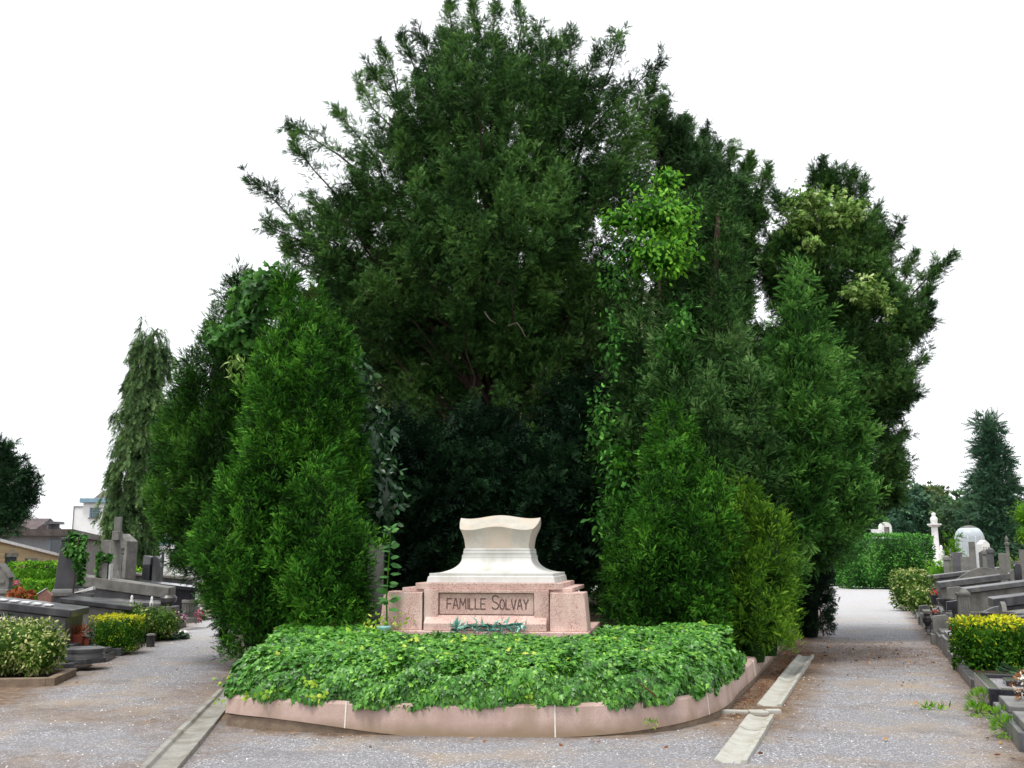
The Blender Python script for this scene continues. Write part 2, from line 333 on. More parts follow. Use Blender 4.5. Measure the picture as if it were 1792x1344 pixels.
def make_oval():
    v = [(0, 0, 0), (0.3, -0.24, -0.05), (0.7, -0.20, -0.08), (1, 0, -0.15), (0.7, 0.20, -0.08), (0.3, 0.24, -0.05), (0.5, 0, 0.0)]
    return tmpl(v, [(6, i, (i + 1) % 6) for i in range(6)])
def make_lance():
    return tmpl([(0, 0, 0), (0.45, -0.09, 0.03), (1, 0, -0.18), (0.45, 0.09, 0.03)], [(0, 1, 3), (1, 2, 3)])
def make_tuft():
    v = []; f = []
    r = random.Random(3)
    for i in range(9):
        a = r.uniform(-1.1, 1.1); e = r.uniform(-0.5, 0.6); l = r.uniform(0.55, 1.0)
        t = Vector((math.cos(a) * math.cos(e), math.sin(a) * math.cos(e), math.sin(e))) * l
        s = Vector((-math.sin(a), math.cos(a), 0)) * 0.13
        k = len(v); v += [tuple(t * 0.1 - s * .5), tuple(t * 0.1 + s * .5), tuple(t * .65 + s), tuple(t), tuple(t * .6 - s)]
        f += [(k, k+1, k+2), (k, k+2, k+4), (k+4, k+2, k+3)]
    return tmpl(v, f)
T_CYP, T_YEW, T_IVY, T_OVAL, T_LANCE, T_TUFT = make_cypress_spray(), make_yew_twig(), make_ivy(), make_oval(), make_lance(), make_tuft()
class Fol:
    def __init__(s, origin): s.V = []; s.Fc = []; s.T = []; s.n = 0; s.o = np.array(origin, float)
    def raw(s, V, Fc, T):
        s.V.append(V); s.Fc.append(Fc + s.n); s.T.append(T); s.n += len(V)
    def leaves(s, tm, P, D, Nn, S, T, tip=0.35):
        V0, F0 = tm; N = len(P)
        if N == 0: return
        e1 = nrm(D); e3 = Nn - e1 * (Nn * e1).sum(1, keepdims=True)
        bad = np.linalg.norm(e3, axis=1) < 1e-3; e3[bad] = np.cross(e1[bad], [0.3, 0.9, 0.2])
        e3 = nrm(e3); e2 = np.cross(e3, e1)
        S = np.broadcast_to(S, (N,)); T = np.broadcast_to(T, (N,))
        V = P[:, None] + S[:, None, None] * (V0[None, :, 0:1] * e1[:, None] + V0[None, :, 1:2] * e2[:, None] + V0[None, :, 2:3] * e3[:, None])
        Fc = F0[None] + (np.arange(N) * len(V0))[:, None, None]
        TT = T[:, None] + tip * (V0[None, :, 0] - 0.5)
        s.raw(V.reshape(-1, 3), Fc.reshape(-1, 3), TT.reshape(-1))
    def build(s, name, mat, parent=None):
        V = np.concatenate(s.V) - s.o; Fc = np.concatenate(s.Fc); T = np.concatenate(s.T)
        me = bpy.data.meshes.new(name)
        me.vertices.add(len(V)); me.vertices.foreach_set('co', V.astype(np.float32).ravel())
        me.loops.add(len(Fc) * 3); me.loops.foreach_set('vertex_index', Fc.astype(np.int32).ravel())
        me.polygons.add(len(Fc)); me.polygons.foreach_set('loop_start', np.arange(0, len(Fc) * 3, 3, dtype=np.int32))
        me.polygons.foreach_set('loop_total', np.full(len(Fc), 3, dtype=np.int32))
        me.update(calc_edges=True)
        at_ = me.attributes.new('tint', 'FLOAT', 'POINT'); at_.data.foreach_set('value', T.astype(np.float32))
        me.materials.append(M[mat] if isinstance(mat, str) else mat)
        o = bpy.data.objects.new(name, me); COL.objects.link(o)
        if parent: o.parent = parent
        return o
def plumes(fol, tm, B, D, L, W, K, size, droop=0.0, tint=(0.45, 0.2), lift=0.5, tip=0.35, spread=0.75):
    """many small branches at once: B base, D direction, L length, W half width, K sprays each"""
    N = len(B)
    if N == 0: return
    D = nrm(D); K = int(K)
    s = rng.random((N, K)) ** 0.75
    R = rng.normal(size=(N, K, 3)); R -= D[:, None] * (R * D[:, None]).sum(2, keepdims=True); R = nrm(R)
    taper = (1 - 0.8 * s)[..., None]
    L = np.broadcast_to(L, (N,)); W = np.broadcast_to(W, (N,))
    P = B[:, None] + D[:, None] * (L[:, None] * s)[..., None] + R * (W[:, None, None] * taper * rng.random((N, K, 1)))
    P[..., 2] -= droop * (L[:, None] * s) ** 2 * 0.5
    dd = D[:, None] * 0.8 + R * spread * (0.35 + taper) + rng.normal(size=(N, K, 3)) * 0.18
    dd[..., 2] -= droop * 0.6
    nn = rng.normal(size=(N, K, 3)); nn[..., 2] += lift * 1.5
    S = size * (0.7 + 0.6 * rng.random((N, K)))
    T = tint[0] + tint[1] * rng.normal(size=(N, 1)) * 0.6 + tint[1] * rng.normal(size=(N, K)) * 0.5
    T = np.broadcast_to(T, (N, K))
    fol.leaves(tm, P.reshape(-1, 3), dd.reshape(-1, 3), nn.reshape(-1, 3), S.ravel(), T.ravel(), tip)
def rprof(t, tm, b0, p):
    t = np.asarray(t, float)
    lo = b0 + (1 - b0) * np.sin(np.pi / 2 * np.clip(t / tm, 0, 1))
    hi = 1 - np.clip((t - tm) / (1 - tm), 0, 1) ** p
    return np.where(t < tm, lo, hi)
def wob(phi, z, s):
    return 0.5 * np.sin(3 * phi + 2.1 * z + s) + 0.35 * np.sin(5 * phi - 3.7 * z + 2 * s) + 0.3 * np.sin(2 * phi + 6.3 * z + 3 * s)
def in_ell(P, c, r): return (((P - c) / r) ** 2).sum(1)
class Lobe:
    def __init__(s, top, bot, hw, d, tm=0.25, b0=0.45, p=1.7, dr=None, amp=0.12):
        s.t = at(top[0], top[1], d); s.b = at(bot[0], bot[1], d); s.R = max(hw / ppm(d) - (0.14 if d < 30 else 0.3), 0.55 * hw / ppm(d))
        s.RY = (dr if dr else s.R); s.tm, s.b0, s.p, s.amp = tm, b0, p, amp; s.seed = rng.random() * 10
        s.h = s.t[2] - s.b[2]
    def pos(s, t, phi, k=1.0):
        c = s.b[None] + (s.t - s.b)[None] * t[:, None]
        r = rprof(t, s.tm, s.b0, s.p) * (1 + s.amp * wob(phi, t * s.h, s.seed)) * k
        return c + np.stack([np.cos(phi) * r * s.R, np.sin(phi) * r * s.RY, 0 * t], 1)
    def sample(s, dens):
        A = 2 * math.pi * (s.R + s.RY) / 2 * s.h * 0.8; n = int(A * dens) + 8
        t = rng.random(n * 3); keep = rng.random(n * 3) < rprof(t, s.tm, s.b0, s.p) * 0.9 + 0.1
        t = t[keep][:n]; n = len(t); phi = rng.random(n) * 2 * math.pi
        P = s.pos(t, phi); e = 0.03
        d1 = s.pos(np.clip(t + e, 0, 1), phi) - s.pos(np.clip(t - e, 0, 1), phi)
        d2 = s.pos(t, phi + 0.1) - s.pos(t, phi - 0.1)
        Nn = nrm(np.cross(d2, d1)); Nn[:, 2] = np.clip(Nn[:, 2], -0.5, 1)
        return P, nrm(Nn), t
    def inside(s, P, k=0.8):
        t = (P[:, 2] - s.b[2]) / s.h; tc = np.clip(t, 0, 1)
        c = s.b[None] + (s.t - s.b)[None] * tc[:, None]; r = rprof(tc, s.tm, s.b0, s.p) * k
        q = ((P[:, 0] - c[:, 0]) / s.R) ** 2 + ((P[:, 1] - c[:, 1]) / s.RY) ** 2
        return (t > 0) & (t < 1) & (q < r * r)
    def core(s, fol, k=0.82):
        nt_, npn = 12, 14
        t = np.repeat(np.linspace(0.01, 0.9, nt_), npn); phi = np.tile(np.linspace(0, 2 * math.pi, npn, endpoint=False), nt_)
        P = s.pos(t, phi, k)
        f = []
        for j in range(nt_ - 1):
            for i in range(npn):
                a, b, c, d = j*npn+i, j*npn+(i+1)%npn, (j+1)*npn+(i+1)%npn, (j+1)*npn+i
                f += [(a, b, c), (a, c, d)]
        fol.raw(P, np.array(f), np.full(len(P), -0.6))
def cypress(fol, lobes, dens=24, K=12, size=0.17, plen=0.42, tint=(0.42, 0.22), up=0.75, out=0.7, droop=0.0, tm=T_CYP, core=0.6, lift=0.35, jit=0.12, tip=0.45, zmin=0.42):
    for i, lb in enumerate(lobes):
        P, Nn, t = lb.sample(dens)
        pk = np.sin(P[:, 0] * 5.3 + 1.3 * P[:, 2] + i) * np.sin(P[:, 2] * 4.1 + 2 * P[:, 1]) + 0.6 * np.sin(P[:, 0] * 9.7 - P[:, 2] * 7.3 + P[:, 1] * 4)
        P = P - Nn * (np.clip(-pk - 0.15, 0, 1) * (0.26 if lb.R < 2.5 else 0.9) * min(1, lb.R / 0.5))[:, None] + Nn * (np.clip(pk - 0.3, 0, 1) * 0.10)[:, None]
        kz = P[:, 2] > zmin; P, Nn, t = P[kz], Nn[kz], t[kz]
        for j, o in enumerate(lobes):
            if j != i:
                k = ~o.inside(P, 0.78); P, Nn, t = P[k], Nn[k], t[k]
        n = len(P)
        D = nrm(Nn * out + np.array([0, 0, up]) + rng.normal(size=(n, 3)) * 0.22)
        L = plen * (0.7 + 0.6 * rng.random(n))
        B = P - D * (L * 0.8)[:, None] + Nn * (rng.normal(size=n) * jit)[:, None]
        plumes(fol, tm, B, D, L, plen * 0.3, K, size, droop, tint, lift, tip)
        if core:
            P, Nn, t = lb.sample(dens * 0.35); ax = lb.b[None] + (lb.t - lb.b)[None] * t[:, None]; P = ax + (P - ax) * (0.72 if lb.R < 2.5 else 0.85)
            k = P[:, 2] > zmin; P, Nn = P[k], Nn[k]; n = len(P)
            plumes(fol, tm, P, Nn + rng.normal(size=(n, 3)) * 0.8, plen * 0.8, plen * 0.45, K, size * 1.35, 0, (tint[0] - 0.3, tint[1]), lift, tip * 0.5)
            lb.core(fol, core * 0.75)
def ell_sample(c, r, n, p=2.0):
    d = rng.normal(size=(n, 3)); d = nrm(d)
    k = (np.abs(d) ** p).sum(1) ** (-1 / p)
    P = d * k[:, None]
    Nn = nrm(np.sign(P) * np.abs(P) ** (p - 1) / r)
    return c + P * r, Nn
def trunk_mb(pts, rad, o, n=9):
    mb = MB(); mb.tube([np.array(p) - o for p in pts], rad, n); return mb
def blob_px(px, py, rpx, d, ry=None, rz=None, dy=None):
    c = at(px, py, d); R = rpx / ppm(d)
    return c, np.array([R, dy if dy else R * 0.9, (rz / ppm(d)) if rz else R])
def yewish(root, o, trunks, blobs, tips, mat, nfill=900, K=18, size=0.22, plen=0.7, d=19, droop=0.25, limbs=40, seed=1, bark='bark_red', tint=(0.40, 0.25), tm=T_YEW, inner=0.55, tip_len=1.3, dead=0, up=0.55, core=None, holes=()):
    """an open conifer: trunks, limbs reaching to the crown surface, plumes along and at the ends"""
    rr = random.Random(seed); fol = Fol(o); tb = MB(); lb = MB()
    for pts, rad in trunks: tb.tube([np.array(p) - o for p in pts], rad, 10)
    tgt = [(at(x, y, dd), 1) for x, y, dd in tips]
    vol = np.array([np.prod(r) ** (2 / 3) for c, r in blobs]); vol = vol / vol.sum()
    for k in range(limbs):
        c, r = blobs[rng.choice(len(blobs), p=vol)]
        q, _ = ell_sample(c, r, 1); tgt.append((q[0] * 0.97 + c * 0.03, 0))
    tp = np.array(trunks[0][0])
    for q, istip in tgt:
        zt = tp[0][2] + (min(q[2], tp[-1][2]) - tp[0][2]) * rr.uniform(0.35, 0.75)
        i = max(1, min(len(tp) - 1, int(np.searchsorted(tp[:, 2], zt))))
        f = (zt - tp[i-1][2]) / max(1e-6, tp[i][2] - tp[i-1][2]); f = min(max(f, 0), 1)
        a = tp[i-1] * (1 - f) + tp[i] * f
        mid = a * 0.45 + q * 0.55; mid[2] += (0.1 if q[2] > a[2] + 1 else 0.35) * np.linalg.norm(q - a) * 0.3
        n = 9; pts = []
        for j in range(n):
            t = j / (n - 1); pts.append(a * (1 - t) ** 2 + mid * 2 * t * (1 - t) + q * t * t + (rng.normal(size=3) * 0.05 if 0 < j < n - 1 else 0))
        ln = np.linalg.norm(q - a)
        lb.tube([p - o for p in pts], [0.010 + 0.009 * ln * (1 - j / (n - 1)) ** 1.3 for j in range(n)], 5)
        pts = np.array(pts)
        m = int(10 + ln * 5); t = rng.random(m) * 0.75 + 0.25
        idx = np.clip((t * (n - 1)).astype(int), 0, n - 2); ff = (t * (n - 1) - idx)[:, None]
        B = pts[idx] * (1 - ff) + pts[idx + 1] * ff; T0 = nrm(pts[idx + 1] - pts[idx])
        for hc, hr in holes:
            kh = in_ell(B, hc, hr) > 1; B, T0, t = B[kh], T0[kh], t[kh]; m = len(B)
        D = nrm(T0 * 0.8 + rng.normal(size=(m, 3)) * 0.55 + np.array([0, 0, up * 0.5]))
        plumes(fol, tm, B, D, plen * (0.6 + 0.5 * rng.random(m)) * (1.15 - 0.5 * t), plen * 0.2, K, size, droop, tint, 0.6)
        if istip:
            D = nrm((q - pts[-3])[None] + rng.normal(size=(4, 3)) * 0.12 * ln * 0.3)
            back = tip_len * np.array([1.0, 0.9, 0.7, 0.5]); 
            plumes(fol, tm, q[None] - D * back[:, None] * 0.97, D, back, 0.21 * tip_len, K * 3, size * 0.85, droop * 0.5, tint, 0.6)
    for k, (c, r) in enumerate(blobs):
        n = int(nfill * vol[k]); P, Nn = ell_sample(c, r, n); s = (0.56 + 0.43 * rng.random(n) ** 0.6)[:, None]; P = c + (P - c) * s
        keep = np.ones(n, bool)
        for j, (c2, r2) in enumerate(blobs):
            if j != k: keep &= in_ell(P, c2, r2) > inner ** 2
        for hc, hr in holes: keep &= in_ell(P, hc, hr) > 1
        P, Nn = P[keep], Nn[keep]; n = len(P)
        D = nrm(Nn * 0.6 + np.array([0, 0, up]) + rng.normal(size=(n, 3)) * 0.35)
        L = plen * (0.6 + 0.7 * rng.random(n))
        plumes(fol, tm, P - D * L[:, None] * 0.7, D, L, plen * 0.24, K, size, droop, tint, 0.6)
        if core:
            cp, _ = ell_sample(c, r * core, 260)
            plumes(fol, tm, cp, rng.normal(size=(260, 3)), 0.5, 0.3, 14, 0.32, 0, (0.1, 0.1), 0.3, 0.1)
    tb.build('trunk', bark, root, smooth=True)
    lb.build('branches', bark, root, smooth=True)
    fol.build('crown', mat, root)
def leafy(fol, blobs, n_m2, tm, size, p=2.0, tint=(0.45, 0.25), depth=0.15, core=0.86, droopy=0.3, tip=0.2, toptint=0.0, out=0.6):
    for k, (c, r) in enumerate(blobs):
        A = 4 * math.pi * ((r[0]*r[1])**1.6/3 + (r[0]*r[2])**1.6/3 + (r[1]*r[2])**1.6/3) ** (1/1.6) * (1 if p < 3 else 1.5)
        n = int(A * n_m2); P, Nn = ell_sample(c, r, n, p)
        keep = np.ones(n, bool)
        for j, (c2, r2) in enumerate(blobs):
            if j != k: keep &= in_ell(P, c2, r2) > 0.75
        P, Nn = P[keep], Nn[keep]; n = len(P)
        w_ = 0.5 * np.sin(P[:, 0] * 9 + k) * np.sin(P[:, 2] * 8 + P[:, 1] * 5) 
        P = P - Nn * ((rng.random(n) ** 1.5) * depth + w_ * depth * 0.7)[:, None]
        D = nrm(rng.normal(size=(n, 3)) * 0.8 + Nn * out - np.array([0, 0, droopy]))
        NN = Nn + rng.normal(size=(n, 3)) * 0.5 + np.array([0, 0, 0.3])
        T = tint[0] + tint[1] * rng.normal(size=n) + toptint * np.clip((P[:, 2] - c[2]) / r[2], -0.3, 1) ** 3 * (1.0 + 0.4 * rng.normal(size=n))
        fol.leaves(tm, P, D, NN, size * (0.65 + 0.6 * rng.random(n)), T, tip)
        if core:
            nt_, npn = 9, 14; th = np.repeat(np.linspace(0.05, math.pi - 0.05, nt_), npn); ph = np.tile(np.linspace(0, 2*math.pi, npn, endpoint=False), nt_)
            d = np.stack([np.sin(th)*np.cos(ph), np.sin(th)*np.sin(ph), np.cos(th)], 1); kk = (np.abs(d)**p).sum(1)**(-1/p)
            f = []
            for j in range(nt_ - 1):
                for i in range(npn):
                    a, b, cc, dd = j*npn+i, j*npn+(i+1)%npn, (j+1)*npn+(i+1)%npn, (j+1)*npn+i
                    f += [(a, b, cc), (a, cc, dd)]
            rr = np.maximum(r * core * 0.9, r - depth * 1.9) if depth < 0.5 else r * core
            fol.raw(c + d * kk[:, None] * rr, np.array(f), np.full(len(d), 0.05))
# ------------------------------------------------------------------ the ground
ISL = [(-2.84, 10.32), (-2.66, 9.98), (-2.2, 9.75), (-1.54, 9.57), (-0.9, 9.42), (-0.2, 9.36), (0.5, 9.41), (1.08, 9.56), (1.58, 9.84), (1.98, 10.3), (2.3, 10.95), (2.62, 11.9), (3.1, 13.2), (3.75, 15.1), (5.47, 20.1), (8.0, 27.5), (9.5, 34), (4, 38), (-4, 36), (-7.2, 30), (-5.1, 21), (-3.75, 15.5), (-3.1, 12.5)]
def seg_dist(X, Y, pts, closed=False):
    best = np.full(X.shape, 1e9); n = len(pts)
    for i in range(n if closed else n - 1):
        x0, y0 = pts[i]; x1, y1 = pts[(i + 1) % n]
        dx, dy = x1 - x0, y1 - y0; L2 = dx * dx + dy * dy
        t = np.clip(((X - x0) * dx + (Y - y0) * dy) / L2, 0, 1)
        best = np.minimum(best, np.hypot(X - x0 - t * dx, Y - y0 - t * dy))
    return best
def inside_poly(X, Y, pts):
    r = np.zeros(X.shape, bool); n = len(pts)
    for i in range(n):
        x0, y0 = pts[i]; x1, y1 = pts[(i + 1) % n]
        c = ((y0 > Y) != (y1 > Y)) & (X < (x1 - x0) * (Y - y0) / (y1 - y0 + 1e-12) + x0)
        r ^= c
    return r
GR = [gnd(1276, 1340)[:2], gnd(1340, 1240)[:2], gnd(1412, 1150)[:2]]       # right gutter, centre line
g0, g1 = gnd(285, 1344)[:2], gnd(402, 1213)[:2]
GL = [g0 + (g0 - g1) * 0.8, g0, g1]                                     # left gutter
RE0 = np.array([4.09, 8.3]); RDIR = nrm(np.array([[0.352, 1.0]]))[0]       # edge of the right-hand graves
LE0 = np.array([-5.75, 13.0]); LDIR = nrm(np.array([[-0.175, 1.0]]))[0]    # edge of the left-hand graves
xs = np.concatenate([[-900, -400, -150, -70, -40], np.arange(-28, 34, 0.3), [45, 75, 150, 400, 900]])
ys = np.concatenate([[-60, -20, -6, 0], np.arange(3, 62, 0.3), [70, 90, 130, 250, 600, 1500]])
GX, GY = np.meshgrid(xs, ys)
def ss(a, b, x): t = np.clip((x - a) / (b - a), 0, 1); return t * t * (3 - 2 * t)
dirt = 0.75 * (1 - ss(0.15, 0.75, seg_dist(GX, GY, GR))) * ss(8.2, 10.5, GY)
dirt = np.maximum(dirt, 0.5 * (1 - ss(0.05, 0.55, seg_dist(GX, GY, GL))))
dk = seg_dist(GX, GY, ISL, True); dirt = np.maximum(dirt, (0.40 + 0.45 * ss(11, 13, GY)) * (1 - ss(0.05, 0.55 + 0.5 * ss(11, 14, GY), dk)))
dirt = np.maximum(dirt, 0.5 * np.exp(-(((GX - 5.7) / 2.0) ** 4 + ((GY - 17.4) / 2.9) ** 4)))
strip = seg_dist(GX, GY, [(2.35, 10.6), (3.3, 13.2), (4.9, 17.4)]); dirt = np.maximum(dirt, 1.0 * (1 - ss(0.25, 0.75, strip)))
dirt = np.maximum(dirt, 0.55 * np.exp(-(((GX + 3.6) / 0.9) ** 2 + ((GY - 12.6) / 1.6) ** 2)))
dirt = np.maximum(dirt, 0.62 * (1 - ss(0.0, 0.45, seg_dist(GX, GY, [tuple(RE0 - RDIR * 9), tuple(RE0 + RDIR * 45)]))))
dirt = np.maximum(dirt, 0.5 * (1 - ss(0.0, 0.5, seg_dist(GX, GY, [tuple(LE0 - LDIR * 9), tuple(LE0 + LDIR * 45)]))))
offR = (GX - RE0[0]) * RDIR[1] - (GY - RE0[1]) * RDIR[0]; offL = -((GX - LE0[0]) * LDIR[1] - (GY - LE0[1]) * LDIR[0])
dirt = np.maximum(dirt, np.maximum(0.95 * ss(0, 0.3, offR), 0.95 * ss(0, 0.3, offL)))
dirt = np.maximum(dirt, 0.50 * (1 - ss(-2.6, -1.6, GX)) * (1 - ss(10.5, 13, GY)) * (0.6 + 0.4 * np.sin(GY * 2.3 + GX)))
dirt = np.where(inside_poly(GX, GY, ISL), 1.0, dirt)
GZ = 0.012 * np.sin(GX * 1.7 + GY * 0.6) * np.sin(GY * 1.1 - GX * 0.4)
ny, nx = GX.shape
me = bpy.data.meshes.new('ground')
idx = np.arange(ny * nx).reshape(ny, nx)
quads = np.stack([idx[:-1, :-1], idx[:-1, 1:], idx[1:, 1:], idx[1:, :-1]], -1).reshape(-1, 4)
me.from_pydata(np.stack([GX, GY, GZ], -1).reshape(-1, 3).tolist(), [], quads.tolist()); me.update()
pale = np.clip(ss(20, 30, GY) * (GX > 0) * 0.6 + ss(17, 24, GY) * (GX < 0) * 0.6, 0, 1)  # mask of the strongly lit far paths, painted as lighter gravel
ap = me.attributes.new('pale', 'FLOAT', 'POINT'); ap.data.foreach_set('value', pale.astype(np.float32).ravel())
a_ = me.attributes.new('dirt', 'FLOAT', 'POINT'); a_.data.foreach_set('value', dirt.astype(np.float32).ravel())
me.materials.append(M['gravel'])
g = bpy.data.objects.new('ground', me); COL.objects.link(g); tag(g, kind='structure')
# loose light chips and fallen leaves lying on it
def on_path(n, x0, x1, y0, y1, rnd):
    X = rnd.uniform(x0, x1, n); Y = y0 + (y1 - y0) * rnd.random(n) ** 1.3
    k = ~inside_poly(X, Y, ISL) & (seg_dist(X, Y, ISL, True) > 0.06)
    offR = (X - RE0[0]) * RDIR[1] - (Y - RE0[1]) * RDIR[0]; offL = -((X - LE0[0]) * LDIR[1] - (Y - LE0[1]) * LDIR[0])
    k &= (offR < 0) & (offL < 0) & (seg_dist(X, Y, GR) > 0.16) & (seg_dist(X, Y, GL) > 0.16)
    return X[k], Y[k]
r2 = np.random.default_rng(5)
X, Y = on_path(15000, -7.5, 9, 5.5, 22, r2)
ch = Fol((0, 0, 0)); n = len(X)
peb = tmpl([(-0.5, -0.4, 0), (0.6, -0.3, 0), (0.1, 0.55, 0), (0.05, 0, 0.45)], [(0, 1, 3), (1, 2, 3), (2, 0, 3)])
a = r2.random(n) * 6.28
ch.leaves(peb, np.stack([X, Y, np.full(n, 0.002) + 0.012 * np.sin(X * 1.7 + Y * 0.6) * np.sin(Y * 1.1 - X * 0.4)], 1), np.stack([np.cos(a), np.sin(a), 0 * a], 1), np.tile([0, 0, 1.0], (n, 1)), 0.007 + 0.013 * r2.random(n) ** 2, r2.random(n), 0)
M['chip'] = leaf_mat('gravel_chip', (0.22, 0.21, 0.22), (0.38, 0.36, 0.37), (0.80, 0.78, 0.76), rough=0.8, trans=0, var=0.05)
tag(ch.build('loose_gravel', 'chip'), 'loose pale stone chips scattered over the paths', 'gravel', kind='stuff')
X, Y = on_path(2600, -7.5, 10, 6, 26, r2)
dd = np.minimum(np.minimum(seg_dist(X, Y, GR), seg_dist(X, Y, ISL, True)), seg_dist(X, Y, [tuple(RE0 - RDIR * 3), tuple(RE0 + RDIR * 30)]))
k = r2.random(len(X)) < np.exp(-dd / 0.35) * 0.8 + 0.03; X, Y = X[k], Y[k]
Xb = r2.normal(5.6, 1.3, 260); Yb = r2.normal(17.6, 1.6, 260); X = np.append(X, Xb); Y = np.append(Y, Yb)
n = len(X); a = r2.random(n) * 6.28; lf = Fol((0, 0, 0))
lf.leaves(T_OVAL, np.stack([X, Y, 0.018 + 0.012 * r2.random(n)], 1), np.stack([np.cos(a), np.sin(a), 0.3 * r2.normal(size=n)], 1), np.stack([0.3 * r2.normal(size=n), 0.3 * r2.normal(size=n), np.ones(n)], 1), 0.035 + 0.04 * r2.random(n), 0.5 + 0.35 * r2.normal(size=n), 0.1)
tag(lf.build('fallen_leaves', 'dry_leaf'), 'brown fallen leaves lying along the gutter and kerbs', 'leaf litter', kind='stuff')

nl = 5000; S1 = r2.random(nl); ax_ = np.array([(2.3, 10.5), (3.3, 13.2), (4.9, 17.4)])
X = np.where(S1 < 0.5, np.interp(S1 * 2, [0, .4, 1], ax_[:, 0]), r2.normal(5.7, 1.3, nl)); Y = np.where(S1 < 0.5, np.interp(S1 * 2, [0, .4, 1], ax_[:, 1]), r2.normal(17.3, 1.5, nl)); X = X + r2.normal(size=nl) * 0.16
k = ~inside_poly(X, Y, ISL) & (seg_dist(X, Y, ISL, True) > 0.03) & (seg_dist(X, Y, GR) > 0.14); X, Y = X[k], Y[k]; n = len(X); a = r2.random(n) * 6.28; lf = Fol((0, 0, 0))
lf.leaves(T_LANCE, np.stack([X, Y, 0.014 + 0.012 * r2.random(n)], 1), np.stack([np.cos(a), np.sin(a), 0.15 * r2.normal(size=n)], 1), np.tile([0, 0, 1.0], (n, 1)), 0.04 + 0.04 * r2.random(n), 0.35 + 0.3 * r2.normal(size=n), 0.1)
tag(lf.build('needle_litter', 'dry_leaf'), 'reddish brown needle litter between kerb and gutter and under the right trees', 'leaf litter', kind='stuff')
# ------------------------------------------------------------------ gutters
def channel(name, label, pts, wid, prof, nsec, group, mat='concrete'):
    pts = np.array(pts); root = empty(name, (*pts[0], 0), label, 'drain', group)
    seg = np.linalg.norm(np.diff(pts, axis=0), axis=1); tot = seg.sum()
    for i in range(nsec):
        q = []
        for s in (i / nsec * tot + 0.004, (i + 1) / nsec * tot - 0.004):
            j = 0
            while j < len(seg) - 1 and s > seg[j]: s -= seg[j]; j += 1
            d = (pts[j+1] - pts[j]) / seg[j]; q.append((pts[j] + d * s - pts[0], d))
        dz = random.Random(i * 7 + 1).uniform(-0.006, 0.006)
        vs = []; fs = []; m = len(prof)
        for c, d in q:
            nn = np.array([d[1], -d[0]])
            for u, z in prof: vs.append((*(c + nn * u * wid), z + dz))
        fs = [(i2, (i2+1) % m, (i2+1) % m + m, i2 + m) for i2 in range(m)] + [tuple(range(m-1, -1, -1)), tuple(range(m, 2*m))]
        mb = MB(); mb.add(vs, fs); mb.build('gutter_block', mat, root, bevel=0.006)
PR = [(-0.5, -0.05), (-0.5, 0.035), (-0.42, 0.042), (-0.2, 0.018), (0.1, 0.014), (0.3, 0.025), (0.33, 0.045), (0.5, 0.05), (0.5, -0.05)]
PL = [(-0.5, -0.05), (-0.5, 0.05), (-0.30, 0.055), (-0.24, 0.022), (0.2, 0.016), (0.5, 0.030), (0.5, -0.05)]
a0, a1 = gnd(1278, 1338)[:2], gnd(1332, 1258)[:2]
channel('concrete_gutter', 'near pale concrete gutter run crossing the gravel right of the ivy bed', [a0, a1], 0.26, PR, 3, 'concrete gutter runs')
a0, a1 = gnd(1346, 1238)[:2], gnd(1410, 1150)[:2]
channel('concrete_gutter', 'far concrete gutter run strewn with brown leaves beside the kerb on the right', [a0, a1], 0.26, PR, 5, 'concrete gutter runs')
channel('concrete_gutter', 'long worn concrete gutter running to the left corner of the granite kerb', GL, 0.27, PL, 6, 'concrete gutter runs', 'old_concrete')
c = gnd(1310, 1252); root = empty('broken_concrete', c, 'cracked concrete sill laid across the right-hand gutter by the kerb', 'drain cover')
for k, (x0, x1, y0, y1, h) in enumerate([(-0.28, 0.0, -0.03, 0.05, 0.05), (0.01, 0.2, -0.05, 0.04, 0.045), (0.02, 0.19, 0.06, 0.14, 0.04), (0.2, 0.36, 0.02, 0.10, 0.05), (-0.22, 0.0, 0.07, 0.15, 0.03)]):
    mb = MB(); mb.box(x0, x1, y0, y1, -0.02, h); o = mb.build('fragment', 'concrete', root, bevel=0.012); o.rotation_euler = (0, 0, 0.08 * (k - 2)); o.location.z = 0.0

# ------------------------------------------------------------------ island: kerb, soil
def offs(pts, d):
    n = len(pts); P = np.array(pts, float); out = []
    for i in range(n):
        t = nrm((P[(i+1) % n] - P[i-1])[None])[0]; out.append(P[i] + np.array([-t[1], t[0]]) * d)
    return np.array(out)
def smooth_poly(pts, n=4):
    P = np.array(pts, float); N = len(P); out = []
    for i in range(N):
        p0, p1, p2, p3 = P[i-1], P[i], P[(i+1) % N], P[(i+2) % N]
        for j in range(n):
            t = j / n; out.append(0.5 * ((2*p1) + (-p0+p2)*t + (2*p0-5*p1+4*p2-p3)*t*t + (-p0+3*p1-3*p2+p3)*t**3))
    return np.array(out)
ring = smooth_poly(ISL, 12); NR = len(ring)
kerb = empty('granite_kerb', (-0.3, 9.34, 0), 'low curved pink granite kerb holding the ivy bed', 'kerb'); ko = np.array([-0.3, 9.34, 0])
def kerb_z(p):   # the underside follows a slight fall of the ground: seam and rough footing show at both ends
    return 0.0 + 0.075 * ss(0.6, 2.4, abs(p[0] + 0.1)) * (1.5 if p[0] < 0 else 1.0) if p[1] < 11.0 else (0.112 if p[0] < 0 else 0.075)
HK = 0.285
inner = offs(ring, 0.16); lip = offs(ring, 0.022)
cum = np.concatenate([[0], np.cumsum(np.linalg.norm(np.roll(ring, -1, 0) - ring, axis=1))])
